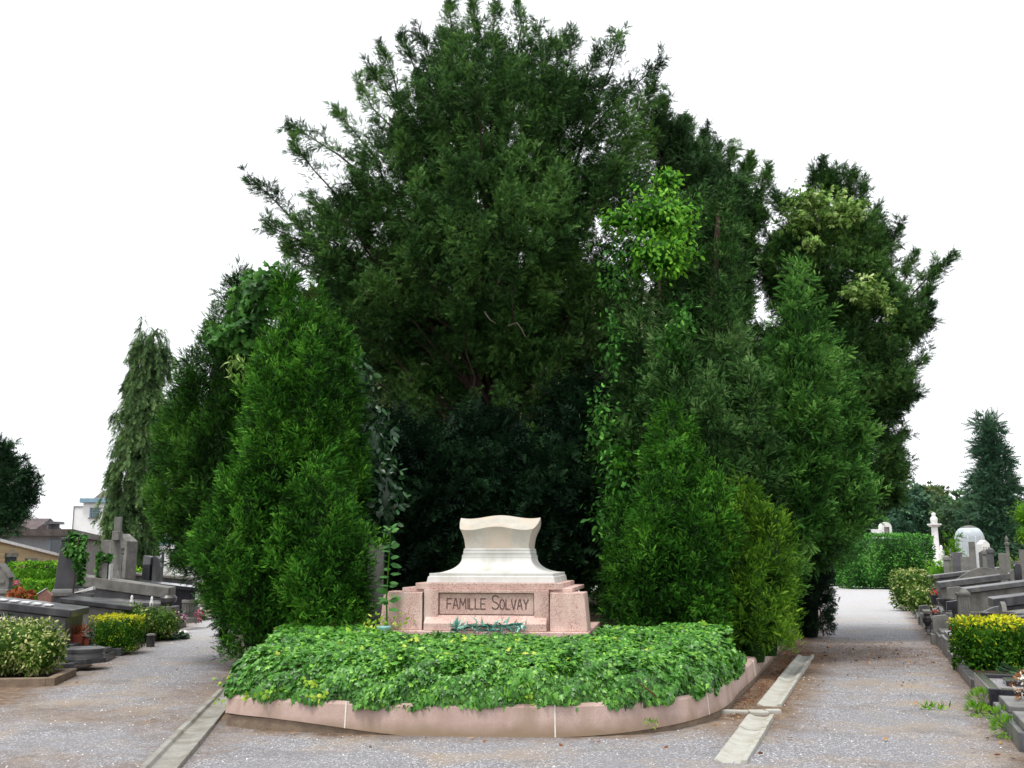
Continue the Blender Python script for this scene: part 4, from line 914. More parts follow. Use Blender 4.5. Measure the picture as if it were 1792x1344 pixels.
# bright deciduous foliage between
root, o = tree_root('maple_tree', 1150, 17.6, 'bright light-green maple pushing out between the yew and right cypresses')
f = Fol(o); leafy(f, [blob_px(1150, 378, 62, 15.9, rz=44), blob_px(1158, 445, 58, 15.7, rz=42), blob_px(1172, 312, 26, 16.3, rz=22), blob_px(1085, 385, 34, 16.1, rz=22)], 380, T_OVAL, 0.10, depth=0.4, core=0.7, droopy=0.8, tint=(0.6, 0.28), toptint=0.25)
leafy(f, [blob_px(1085, 800, 30, 15.0, rz=40), blob_px(1070, 850, 22, 15.0, rz=30), blob_px(1180, 600, 28, 15.2, rz=50)], 110, T_OVAL, 0.13, depth=0.3, core=0.3, droopy=0.7, tint=(0.0, 0.15))
leafy(f, [blob_px(1150, 400, 95, 16.0, rz=100)], 55, T_OVAL, 0.10, depth=0.6, core=0, droopy=0.8, tint=(0.25, 0.3), toptint=0.1)
stem(root, o, at(1155, 330, 17.2), 0.08); f.build('crown', 'maple', root)
p = at(1100, 650, 15.6); root = empty('climbing_ivy', p, 'dark leafy climber running down the left side of the olive-green cypress', 'ivy')
f = Fol(p); leafy(f, [blob_px(1080, 470, 38, 16.0, rz=60), blob_px(1075, 600, 30, 15.9, rz=70), blob_px(1055, 740, 36, 15.6, rz=60), blob_px(1078, 830, 40, 15.0, rz=50), blob_px(1195, 560, 36, 15.4, rz=50), blob_px(1050, 900, 26, 14.9, rz=40)], 150, T_OVAL, 0.10, depth=0.4, core=0, droopy=0.8, tint=(0.35, 0.3))
mb = MB(); mb.tube([(0.2, 1.0, -3.2), (0.1, 1.0, -1), (0, 1.0, 1.2)], [0.03, 0.025, 0.01], 6); mb.build('stem', 'bark', root); f.build('foliage', 'hedge', root)
# the great yew
root, o = tree_root('yew_tree', 866, 18.5, 'huge dark spreading yew towering behind the tomb, the tallest tree')
def W(x, y, d): return at(x, y, d)
b0 = o.copy(); tr1 = [b0, W(866, 730, 18.5), W(860, 560, 18.7), W(880, 350, 19), W(868, 150, 19.2)]
b1 = b0 + np.array([0.35, 0.25, 0]); tr2 = [b1, W(895, 720, 18.9), W(920, 520, 19.3), W(1000, 280, 19.7)]
b2 = W(862, 740, 18.4); tr3 = [b2, W(780, 610, 18.2), W(690, 480, 18.0), W(600, 380, 18.2)]
trunks = [(tr1, [0.26, 0.2, 0.17, 0.11, 0.04]), (tr2, [0.24, 0.17, 0.13, 0.04]), (tr3, [0.12, 0.10, 0.07, 0.03])]
bl = [blob_px(870, 270, 200, 19.2, dy=2.6), blob_px(730, 330, 140, 18.6), blob_px(1010, 260, 150, 19.4), blob_px(860, 430, 190, 18.2, dy=2.4), blob_px(640, 430, 110, 18.4), blob_px(1060, 400, 130, 18.6), blob_px(680, 560, 120, 18.4, rz=90), blob_px(560, 410, 55, 18.8), blob_px(900, 600, 75, 17.6, rz=80), blob_px(1010, 560, 110, 18.2), blob_px(760, 690, 80, 18.6, rz=50), blob_px(820, 140, 100, 19.4)]
tips = [(432, 308, 19), (470, 395, 18.6), (507, 215, 19), (512, 250, 18.7), (545, 345, 18.2), (592, 195, 19), (630, 146, 19), (648, 122, 19.4), (668, 82, 19), (702, 58, 19.2), (740, 62, 18.8), (768, 48, 19.4), (785, 2, 19.8), (828, 2, 19), (868, 6, 19.4), (905, 2, 19.2), (940, 48, 19.3), (965, 68, 18.8), (988, 62, 19.4), (1005, 62, 19.9), (1086, 58, 19.4), (1050, 85, 19), (1155, 108, 19.5), (1140, 150, 19), (1160, 172, 19.6),
        (620, 300, 17.5), (700, 230, 17.2), (790, 280, 16.8), (880, 330, 16.6), (960, 520, 16.9), (1000, 595, 16.9), (800, 545, 16.8), (940, 420, 16.6), (1080, 280, 17.3), (990, 350, 16.9), (860, 160, 17.6), (950, 160, 17.8), (740, 420, 16.8), (650, 480, 17.2), (560, 480, 17.8), (935, 760, 17.2), (880, 700, 17.0), (500, 430, 18.6)]
yewish(root, o, trunks, bl, tips, 'yew', nfill=5600, K=27, size=0.125, plen=0.48, limbs=45, holes=[(at(810, 660, 16.8), np.array([0.6, 1.3, 0.5]))])
for pp in ([(848, 545, 16.7), (852, 552, 16.7), (858, 560, 16.6), (868, 566, 16.6)], [(890, 570, 16.6), (905, 565, 16.5), (912, 575, 16.5), (920, 590, 16.5)], [(862, 530, 17), (868, 500, 17.1), (880, 480, 17.2), (905, 440, 17.4)]):
    mb = MB(); mb.tube([W(*q) - o for q in pp], [0.015, 0.012, 0.009, 0.006][:len(pp)], 5); mb.build('dead_branch', 'dead_wood', root)

# second dark conifer at its right shoulder
root, o = tree_root('spruce_tree', 1225, 20.5, 'blue-green spruce standing behind the right shoulder of the yew')
yewish(root, o, [([o, W(1225, 700, 20.5), W(1222, 240, 20.5)], [0.22, 0.15, 0.03])], [blob_px(1200, 300, 62, 20.4), blob_px(1235, 380, 80, 20.4), blob_px(1165, 240, 34, 20.2), blob_px(1230, 480, 90, 20.4)],
       [(1160, 172, 20), (1200, 205, 20), (1190, 225, 19.5), (1232, 228, 20.5), (1150, 208, 19.6), (1258, 252, 20.6), (1235, 290, 19.2), (1290, 320, 20)], 'spruce', nfill=900, K=24, size=0.16, plen=0.55, limbs=12, seed=4, tip_len=0.9)
root, o = tree_root('yew_tree', 1290, 21, 'thin-topped dark yew between the spruce and the right-hand yew')
yewish(root, o, [([o, W(1285, 700, 21), W(1290, 330, 21)], [0.2, 0.14, 0.03])], [blob_px(1285, 370, 38, 20.6, rz=60), blob_px(1270, 470, 55, 20.8, rz=70)],
       [(1313, 268, 20.6), (1300, 290, 20.6), (1345, 296, 20.8), (1262, 300, 20.6), (1325, 350, 20.4), (1280, 262, 21)], 'yew', nfill=420, K=22, size=0.15, plen=0.45, limbs=8, seed=5, tip_len=0.8)
# right-hand yew
root, o = tree_root('yew_tree', 1402, 21.3, 'wide dark yew leaning over the right path with one long side branch')
yewish(root, o, [([o, W(1412, 900, 20.6), W(1440, 600, 20.3), W(1450, 330, 20.4)], [0.24, 0.18, 0.12, 0.03])],
       [blob_px(1450, 480, 120, 20.2), blob_px(1392, 465, 72, 20.2), blob_px(1530, 560, 80, 20), blob_px(1500, 420, 60, 20.2), blob_px(1470, 660, 120, 19.8), blob_px(1545, 680, 55, 20), blob_px(1500, 810, 85, 19.6), blob_px(1440, 880, 85, 19.4, rz=70), blob_px(1545, 850, 35, 19.4), blob_px(1465, 320, 32, 20.4), blob_px(1590, 560, 30, 20), blob_px(1350, 620, 60, 20.5)],
       [(1440, 278, 20.4), (1492, 300, 20.4), (1512, 322, 20.4), (1425, 300, 20.4), (1535, 365, 20.2), (1575, 395, 20), (1602, 440, 20), (1662, 452, 20), (1640, 470, 20), (1625, 505, 20), (1630, 530, 19.8), (1632, 560, 20), (1620, 625, 20), (1604, 690, 20), (1592, 655, 19.6), (1582, 755, 19.8), (1580, 812, 19.6), (1572, 870, 19.2), (1302, 385, 20), (1330, 362, 20), (1360, 345, 20.2), (1520, 905, 19)],
       'yew', nfill=4000, K=27, size=0.125, plen=0.48, limbs=28, seed=7, tip_len=0.9, tint=(0.40, 0.24))
p = at(1440, 420, 19); root = empty('pale_climber', p, 'pale yellow-green climber draped over the top of the right-hand yew', 'climber')
f = Fol(p); leafy(f, [blob_px(1420, 352, 48, 19.3, rz=30), blob_px(1455, 375, 48, 19.2, rz=34), blob_px(1400, 385, 30, 19.2, rz=28), blob_px(1418, 425, 14, 19.0, rz=22), blob_px(1500, 360, 20, 19.4, rz=22), blob_px(1515, 510, 42, 18.7, rz=16), blob_px(1548, 530, 18, 18.7, rz=24)], 150, T_TUFT, 0.12, depth=0.45, core=0, droopy=0.6, tint=(0.4, 0.3), toptint=0.2)
mb = MB(); mb.tube([(0, 0.9, -3), (0.1, 0.6, -1), (0, 0.3, 0.6)], [0.03, 0.02, 0.01], 6); mb.build('stem', 'bark', root); f.build('foliage', 'pale_leaf', root)
# dark understorey behind the tomb
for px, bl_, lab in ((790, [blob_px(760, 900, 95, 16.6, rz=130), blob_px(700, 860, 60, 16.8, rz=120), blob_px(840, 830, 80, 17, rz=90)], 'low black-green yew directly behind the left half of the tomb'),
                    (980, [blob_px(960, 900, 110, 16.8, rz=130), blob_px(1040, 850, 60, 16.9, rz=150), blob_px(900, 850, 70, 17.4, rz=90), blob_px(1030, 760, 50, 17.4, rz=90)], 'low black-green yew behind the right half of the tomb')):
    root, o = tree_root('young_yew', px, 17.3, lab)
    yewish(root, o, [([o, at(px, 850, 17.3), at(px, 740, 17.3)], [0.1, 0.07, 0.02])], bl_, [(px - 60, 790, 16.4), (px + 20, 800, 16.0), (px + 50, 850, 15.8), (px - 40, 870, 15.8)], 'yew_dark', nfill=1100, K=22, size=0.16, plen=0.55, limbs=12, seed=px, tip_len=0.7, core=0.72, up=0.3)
# background foliage closing the centre
root, o = tree_root('beech_tree', 760, 27, 'yellowish leafy tree glimpsed through gaps in the yew')
f = Fol(o); leafy(f, [blob_px(660, 640, 150, 27, rz=190), blob_px(860, 760, 240, 27, rz=240), blob_px(1100, 760, 240, 27, rz=260), blob_px(640, 880, 160, 27, rz=160)], 14, T_TUFT, 0.55, depth=0.9, core=0.6, tint=(0.3, 0.3))
stem(root, o, at(760, 600, 27), 0.25); f.build('crown', 'far_olive', root)
# ivy-clad column-like trunk and hedge at the right base
p = gnd(1415, 1114); root = empty('clipped_yew', p, 'narrow dark clipped yew column standing at the edge of the right path', 'bush')
f = Fol(p); cypress(f, [Lobe((1414, 925), (1415, 1116), 50, p[1], 0.08, 0.85, 6, amp=0.05)], dens=60, K=14, size=0.11, plen=0.2, up=0.7, out=0.35, tint=(0.3, 0.2), tm=T_YEW, zmin=0.14, jit=0.05)
mb = MB(); mb.tube([(0, 0, 0), (0, 0, 2.0)], [0.1, 0.07], 7); mb.build('trunk', 'bark', root); f.build('crown', 'yew_dark', root)
# ------------------------------------------------------------------ graves
RY = math.atan2(-RDIR[0], RDIR[1]); LY = math.pi + math.atan2(-LDIR[0], LDIR[1]) * -1 * -1
LYAW = math.atan2(-LDIR[0] * -1, -LDIR[1]) # placeholder, set below
LYAW = math.atan2(-(-LDIR[0]) * 1.0, -LDIR[1]) if False else math.pi + math.atan2(-(-LDIR[0]), LDIR[1]) * -1
def gx(px, d): return at(px, 975, d)[0]
def zz(py, d): return at(896, py, d)[2]
def edge_x(side, d):
    return RE0[0] + RDIR[0] / RDIR[1] * (d - RE0[1]) if side > 0 else LE0[0] + LDIR[0] / LDIR[1] * (d - LE0[1])
# local frame of a grave: +X away from its path; right side yaw RY, left side yaw LY2
LY2 = math.pi + math.atan(-LDIR[0] / LDIR[1])
def grave_root(name, side, x, d, label, cat, group=None, z=0.0):
    return empty(name, (x, d, z), label, cat, group, RY if side > 0 else LY2)
def wedge(mb, x0, x1, w, za0, za1, zb0, zb1):
    # a block from x0 to x1, bottom za0->za1, top zb0->zb1
    return mb.add([(x0,-w,za0),(x1,-w,za1),(x1,w,za1),(x0,w,za0),(x0,-w,zb0),(x1,-w,zb1),(x1,w,zb1),(x0,w,zb0)],
                  [(0,3,2,1),(4,5,6,7),(0,1,5,4),(1,2,6,5),(2,3,7,6),(3,0,4,7)])
def sloped_tomb(side, x, d, label, L, W, h0, h1, mat='bluestone', slab='bluestone', th=0.09, plinth=0.18, name='tomb', group=None, head=None, over=0.05):
    r = grave_root(name, side, x, d, label, 'tomb', group); w = W / 2
    mb = MB(); mb.box(-0.10, L + 0.12, -w - 0.08, w + 0.08, -0.05, plinth); mb.build('plinth', mat, r, bevel=0.012)
    mb = MB(); wedge(mb, 0.03, L, w - 0.03, plinth, plinth, h0 - th, h1 - th); mb.build('body', mat, r, bevel=0.008)
    mb = MB(); wedge(mb, -over, L + 0.02, w + 0.03, h0 - th + 0.001, h1 - th + 0.001, h0, h1); mb.build('ledger', slab, r, bevel=0.012)
    if head:
        hh, ht, hm = head; mb = MB(); mb.box(L + 0.02, L + 0.02 + ht, -w, w, plinth, hh); mb.build('headstone', hm, r, bevel=0.012)
    return r
def flat_grave(side, d, W, L, h, label, mat='bluestone', fill='soil', off=0.0, inner=None, group=None, slabmat=None):
    r = grave_root('grave', side, edge_x(side, d) + off * (1 if side > 0 else -1), d, label, 'grave', group); w = W / 2; t = 0.11
    mb = MB(); mb.box(0, t, -w, w, -0.05, h); mb.box(L - t, L, -w, w, -0.05, h); mb.box(t, L - t, -w, -w + t, -0.05, h - 0.003); mb.box(t, L - t, w - t, w, -0.05, h - 0.003)
    mb.build('kerb', mat, r, bevel=0.01)
    if inner == 'slab':
        mb = MB(); mb.box(0.05, L - 0.06, -w + 0.05, w - 0.05, h + 0.001, h + 0.07); mb.build('slab', slabmat or mat, r, bevel=0.012)
    else:
        mb = MB(); mb.box(t, L - t, -w + t, w - t, -0.04, h - 0.05); mb.build('fill', fill, r)
    return r
GR_G = 'graves along the right path'; GL_G = 'graves along the left path'
flat_grave(1, 7.9, 1.1, 2.0, 0.19, 'low bluestone grave frame in the bottom right corner of the photo', 'darkstone', 'soil', group=GR_G)
flat_grave(1, 9.08, 0.8, 2.0, 0.16, 'smooth dark grey slab, second grave up from the bottom right corner', 'bluestone', inner='slab', group=GR_G)
flat_grave(1, 10.0, 0.85, 2.0, 0.17, 'grey slab with the white and pink flower arrangement standing on it', 'bluestone', inner='slab', group=GR_G)
r = flat_grave(1, 11.45, 1.55, 2.0, 0.26, 'polished black kerbed grave with pale gravel fill', 'black_granite', 'gravel', group=GR_G)
mb = MB(); mb.box(0.25, 1.75, -0.08, 0.25, 0.2, 0.27); mb.build('inner_slab', 'black_granite', r, bevel=0.01)
mb = MB(); mb.box(0.35, 1.9, -0.66, -0.60, 0.2, 0.30); mb.build('inner_kerb', 'black_granite', r, bevel=0.008)
flat_grave(1, 13.75, 2.4, 2.2, 0.13, 'earth plot with low dark edging under the yellow-topped bush on the right', 'darkstone', 'soil', group=GR_G)
flat_grave(1, 15.75, 1.0, 2.0, 0.16, 'plain slab directly beyond the yellow-topped bush plot', 'bluestone', inner='slab', group=GR_G)
flat_grave(1, 17.0, 1.1, 2.0, 0.30, 'raised grey block grave behind the yellow-topped bush', 'bluestone', inner='slab', group=GR_G)
labs = ['low grey grave with narrow kerb, third beyond the yellow-topped bush', 'grave with mossy soil between its kerbs, fourth beyond the yellow-topped bush', 'wide pale slab in front of the small red flowers on the right', 'dark slab just before the grey pedestal on the right', 'low kerbed plot beyond the grey pedestal on the right', 'grey slab halfway along the right-hand row', 'thin kerbed grave level with the sloping white-edged tomb', 'darker slab near the two round variegated shrubs', 'soil plot under the two round variegated shrubs', 'far grey slab just past the variegated shrubs', 'last kerbed plot before the tall clipped hedge']
for i, (lb_, d) in enumerate(zip(labs, [18.4, 19.8, 21.2, 22.7, 24.2, 25.8, 27.4, 29.2, 32.0, 35.5, 39.0])):
    flat_grave(1, d, 1.15 if i < 7 else 1.6, 2.0, [0.24, 0.18, 0.28, 0.2, 0.3, 0.22, 0.18, 0.24, 0.15, 0.2, 0.2][i], lb_, ['bluestone', 'greystone', 'darkstone'][i % 3], 'soil' if i % 3 == 1 else 'gravel', inner='slab' if i % 2 == 0 else None, group=GR_G)
# flowers helper
def bouquet(name, p, label, mat, r, n=60, pot=None, cat='flowers', leafc='ivy_dark', sq=0.7, ps=0.05, leaves=True):
    root = empty(name, p, label, cat); z = 0.0
    if pot:
        pm, pr, ph = pot; mb = MB(); mb.lathe([(pr*0.65, 0), (pr, ph*0.9), (pr*1.1, ph*0.92), (pr*1.1, ph), (pr*0.9, ph)], 14); mb.build('pot', pm, root, smooth=False); z = ph
    f = Fol(p); c = np.array(p, float) + np.array([0, 0, z + r * sq * 0.8]); q, Nn = ell_sample(c, np.array([r, r, r * sq]), n)
    f.leaves(T_OVAL, q, rng.normal(size=(n, 3)), Nn + rng.normal(size=(n, 3)) * 0.4, ps * (0.7 + 0.6 * rng.random(n)), 0.5 + 0.3 * rng.normal(size=n), 0.2); f.build('petals', mat, root)
    if leaves:
        f = Fol(p); q, Nn = ell_sample(c, np.array([r, r, r * sq]) * 0.85, n); f.leaves(T_OVAL, q, Nn + rng.normal(size=(n, 3)) * 0.4, rng.normal(size=(n, 3)), ps * 1.2, 0.5 + 0.3 * rng.normal(size=n), 0.2); f.build('leaves', leafc, root)
    return root
p = np.array([gx(1783, 10.0), 10.0, 0.24]); r = bouquet('flower_arrangement', p, 'dried white and pink flower arrangement on the grey slab at the right edge', 'white_petal', 0.15, 70, cat='flowers', leafc='dry_leaf', sq=1.0)
f = Fol(p); q = p + rng.normal(size=(16, 3)) * 0.05 + np.array([0.02, -0.08, 0.04]); f.leaves(T_OVAL, q, rng.normal(size=(16, 3)), rng.normal(size=(16, 3)) + np.array([0, -1, 0]), 0.05, 0.4, 0.2); f.build('pink_blooms', 'mauve_petal', r)
# ferny bright plants on the edge
def fern(p, label, r, n, mat='lime'):
    root = empty('leafy_weed', p, label, 'weed', 'bright weeds at the foot of the right-hand graves'); f = Fol(p)
    q, Nn = ell_sample(np.array(p) + np.array([0, 0, r * 0.5]), np.array([r, r, r * 0.55]), n)
    f.leaves(T_CYP, q, Nn + np.array([0, 0, 0.3]), rng.normal(size=(n, 3)) * 0.4 + np.array([0, -0.4, 1]), 0.065, 0.5 + 0.25 * rng.normal(size=n), 0.3); f.build('fronds', mat, root)
    mb = MB()
    for a in range(5): mb.tube([(0, 0, 0), (r * .5 * math.cos(a * 1.3), r * .5 * math.sin(a * 1.3), r * .6)], [0.004, 0.003], 4)
    mb.build('stems', mat, root)
fern((gx(1704, 10.9), 10.9, 0.05), 'bright fern-like weed beside the corner of the black grave', 0.14, 300)
fern((gx(1690, 10.6), 10.6, 0.02), 'small bright weed on the gravel left of the fern-like weed', 0.08, 110)
fern((gx(1734, 9.85), 9.85, 0.05), 'bright fern-like weed by the end of the grey slab', 0.10, 160)
fern((gx(1745, 9.35), 9.35, 0.02), 'bright fern-like weed lowest down beside the two stepped slabs', 0.13, 260)
# euonymus
def shrub(name, label, cat, blobs, mat, n_m2, tm, size, p=2.0, tint=(0.45, 0.25), toptint=0.0, depth=0.08, zb=0.05, stemh=0.3, core=0.88, group=None, tip=0.2, stray=0):
    c = blobs[0][0]; root = empty(name, (c[0], c[1], zb), label, cat, group); o = np.array([c[0], c[1], zb]); f = Fol(o)
    leafy(f, blobs, n_m2, tm, size, p, tint, depth, core, 0.2, tip, toptint)
    mb = MB()
    for a in range(4): mb.tube([(0.03 * math.cos(a * 1.6), 0.03 * math.sin(a * 1.6), -0.05), (0.10 * math.cos(a * 1.6), 0.10 * math.sin(a * 1.6), stemh)], [0.014, 0.008], 5)
    mb.build('stems', 'bark', root); f.build('foliage', mat, root); return root
d = 14.4
shrub('euonymus_bush', 'box-shaped green bush with bright yellow top on the right', 'bush', [(np.array([gx(1727, d), d, 0.40]), np.array([0.48, 0.42, 0.36])), (np.array([gx(1672, d), d - 0.1, 0.50]), np.array([0.10, 0.1, 0.10])), (np.array([gx(1772, d), d - 0.1, 0.28]), np.array([0.12, 0.3, 0.24]))], 'euonymus', 1600, T_OVAL, 0.055, 9, (0.22, 0.16), 1.1, 0.07)
p = at(1770, 1150, 13.6); p[2] = 0.1; root = Fol(p); n = 60; q = p + rng.normal(size=(n, 3)) * np.array([0.12, 0.05, 0.03]); root.leaves(T_CYP, q, rng.normal(size=(n, 3)) + np.array([-0.5, -0.5, 0.3]), rng.normal(size=(n, 3)) + np.array([0, 0, 1]), 0.13, 0.5 + 0.2 * rng.normal(size=n), 0.3)
o = root.build('juniper_sprig', 'ivy_dark'); o.location = tuple(p); tag(o, 'low bluish-green sprig under the yellow-topped bush', 'plant')
bouquet('red_flowers', (gx(1677, 18.6), 18.6, 0.33), 'scarlet flowers lying on a slab just left above the yellow-topped bush', 'red_petal', 0.14, 50, sq=0.5, ps=0.06)
bouquet('red_flowers', (gx(1663, 17.9), 17.9, 0.32), 'smaller dull red spray left of the scarlet flowers by the yellow-topped bush', 'red_petal', 0.09, 30, sq=0.5)
bouquet('red_flowers', (gx(1630, 25.5), 25.5, 0.42), 'red bloom in a pot beside the round variegated shrub on the right', 'red_petal', 0.11, 36, pot=('iron', 0.10, 0.25))
bouquet('red_flowers', (gx(1630, 21.5), 21.5, 0.28), 'dark red flowers in a small grey pot on the right-hand graves', 'red_petal', 0.08, 30, pot=('bluestone', 0.08, 0.16))
def urn(name, p, label, prof, mat, n=18, cat='urn', parts=None):
    root = empty(name, p, label, cat); mb = MB(); mb.lathe(prof, n); mb.build('bowl', mat, root, smooth=False, bevel=0)
    mb = MB(); zt = prof[-1][1]; mb.lathe([(prof[-1][0] * 0.85, zt - 0.02), (prof[-1][0] * 0.85, zt + 0.003)], n); mb.build('earth', 'soil', root)
    return root
urn('bowl_urn', (gx(1745, 17.4), 17.4, 0.36), 'large wide dark stone bowl above the yellow-topped bush', [(0.10, 0), (0.14, 0.05), (0.08, 0.09), (0.20, 0.14), (0.27, 0.24), (0.31, 0.26), (0.31, 0.31), (0.25, 0.31)], 'darkstone')
urn('bowl_urn', (gx(1649, 22.5), 22.5, 0.28), 'grey stone bowl on a foot beside the round shrubs on the right', [(0.09, 0), (0.09, 0.06), (0.05, 0.10), (0.06, 0.24), (0.13, 0.31), (0.18, 0.38), (0.19, 0.42), (0.15, 0.42)], 'bluestone')
urn('small_urn', (gx(1615, 20.2), 20.2, 0.2), 'little dark urn standing near the path edge on the right', [(0.06, 0), (0.05, 0.04), (0.04, 0.06), (0.085, 0.14), (0.08, 0.22), (0.05, 0.26), (0.07, 0.30), (0.05, 0.3)], 'iron')
urn('small_urn', (gx(1650, 20.0), 20.0, 0.25), 'small grey urn left of the fluted pedestal on the right', [(0.06, 0), (0.05, 0.05), (0.10, 0.14), (0.10, 0.26), (0.08, 0.3), (0.09, 0.32), (0.06, 0.32)], 'bluestone')
urn('flower_cone', (gx(1712, 17.0), 17.0, 0.36), 'narrow black conical grave vase left of the large stone bowl', [(0.02, 0), (0.045, 0.22), (0.07, 0.32), (0.055, 0.32)], 'iron', cat='vase')
# pedestal
r = grave_root('pedestal', 1, gx(1680, 20.6), 20.6, 'square grey fluted pedestal with a broken top on the right', 'pedestal')
mb = MB(); mb.frus(0.22, 0.22, 0.19, 0.19, 0, 0.30); mb.build('base', 'greystone', r, bevel=0.01)
mb = MB(); mb.frus(0.115, 0.115, 0.11, 0.11, 0.30, 0.83)
for k in range(-2, 3): mb.box(k * 0.045 - 0.008, k * 0.045 + 0.008, -0.125, -0.112, 0.33, 0.81)
mb.build('shaft', 'greystone', r, bevel=0.004)
mb = MB(); mb.frus(0.13, 0.13, 0.14, 0.14, 0.83, 0.89); mb.frus(0.10, 0.12, 0.05, 0.07, 0.89, 0.96, 0.02, 0); mb.build('cap', 'greystone', r, bevel=0.012)
# sloping tombs on the right
sloped_tomb(1, gx(1684, 24), 24, 'long sloping tomb with pale-edged thick ledger, the most prominent on the right', 2.6, 1.1, 0.88, 1.26, 'greystone', 'bluestone', 0.11, 0.25, group=GR_G)
sloped_tomb(1, gx(1732, 20.8), 20.8, 'dark sloping tomb in front of the pale-edged one at the right edge', 2.4, 1.0, 0.78, 1.14, 'darkstone', 'darkstone', 0.18, 0.25, group=GR_G)
r = sloped_tomb(1, gx(1758, 18.2), 18.2, 'grey tomb with rounded front stone directly behind the large stone bowl', 2.2, 1.0, 0.62, 0.95, 'bluestone', 'greystone', 0.09, 0.2, group=GR_G)
mb = MB(); prof = [(-0.28, 0.2), (0.28, 0.2), (0.28, 0.62)] + [(0.28 * math.cos(a), 0.62 + 0.2 * math.sin(a)) for a in np.linspace(0.2, math.pi - 0.2, 9)] + [(-0.28, 0.62)]
mb.prism(prof, -0.14, -0.06, 'x'); mb.build('rounded_front', 'greystone', r, bevel=0.008)
sloped_tomb(1, gx(1641, 29), 29, 'long grey sloping tomb rising behind the round shrubs on the right', 2.6, 1.1, 0.90, 1.28, 'greystone', 'bluestone', 0.16, 0.2, group=GR_G)
r = sloped_tomb(1, gx(1624, 33.5), 33.5, 'farther sloping tomb with light ledger just right of the hedge end', 2.2, 1.1, 1.0, 1.3, 'bluestone', 'bluestone', 0.12, 0.2, group=GR_G)
for px, dd_, h_, w_, mt, lb_ in ((1612, 24.6, 0.34, 0.13, 'bluestone', 'small dark block on the kerb left of the potted red bloom on the right'), (1640, 19.0, 0.42, 0.16, 'greystone', 'little grey marker left of the scarlet flowers on the right'), (1662, 22.0, 0.55, 0.14, 'darkstone', 'narrow dark marker between the grey bowl and the fluted pedestal'), (1700, 16.6, 0.45, 0.12, 'bluestone', 'short grey marker left of the black conical vase'), (1668, 25.5, 0.75, 0.2, 'greystone', 'plain upright stone under the end of the long grey sloping tomb'), (1788, 15.6, 0.6, 0.3, 'darkstone', 'dark block behind the yellow-topped bush at the right edge')):
    r = grave_root('grave_marker', 1, gx(px, dd_), dd_, lb_, 'grave marker', 'small markers among the right-hand graves'); mb = MB(); mb.box(-w_ * 1.3, w_ * 1.3, -w_ * 1.3, w_ * 1.3, -0.02, 0.2); mb.build('base', mt, r, bevel=0.01)
    mb = MB(); mb.prism([(-w_, 0.201), (w_, 0.201), (w_, h_ * 0.85 + 0.1), (w_ * 0.5, h_ + 0.13), (-w_, h_ + 0.1)], -w_ * 0.6, w_ * 0.6, 'y'); mb.build('slab', mt, r, bevel=0.008)
# grey stele with a low curved top
r = grave_root('headstone', 1, gx(1660, 31), 30.8, 'wide stone with a low curved top between two sloping tombs on the right', 'headstone')
mb = MB(); mb.prism([(0, 0), (1.9, 0), (1.9, 0.9)] + [(x, 0.88 + 0.42 * math.sin(math.pi * (x / 1.9) ** 0.9) ** 1.2) for x in np.linspace(1.8, 0.1, 12)] + [(0, 0.88)], -0.1, 0.1, 'y'); mb.build('slab', 'greystone', r, bevel=0.01)
mb = MB(); mb.box(-0.1, 2.0, -0.2, 0.2, -0.02, 0.2); mb.build('base', 'greystone', r, bevel=0.01)
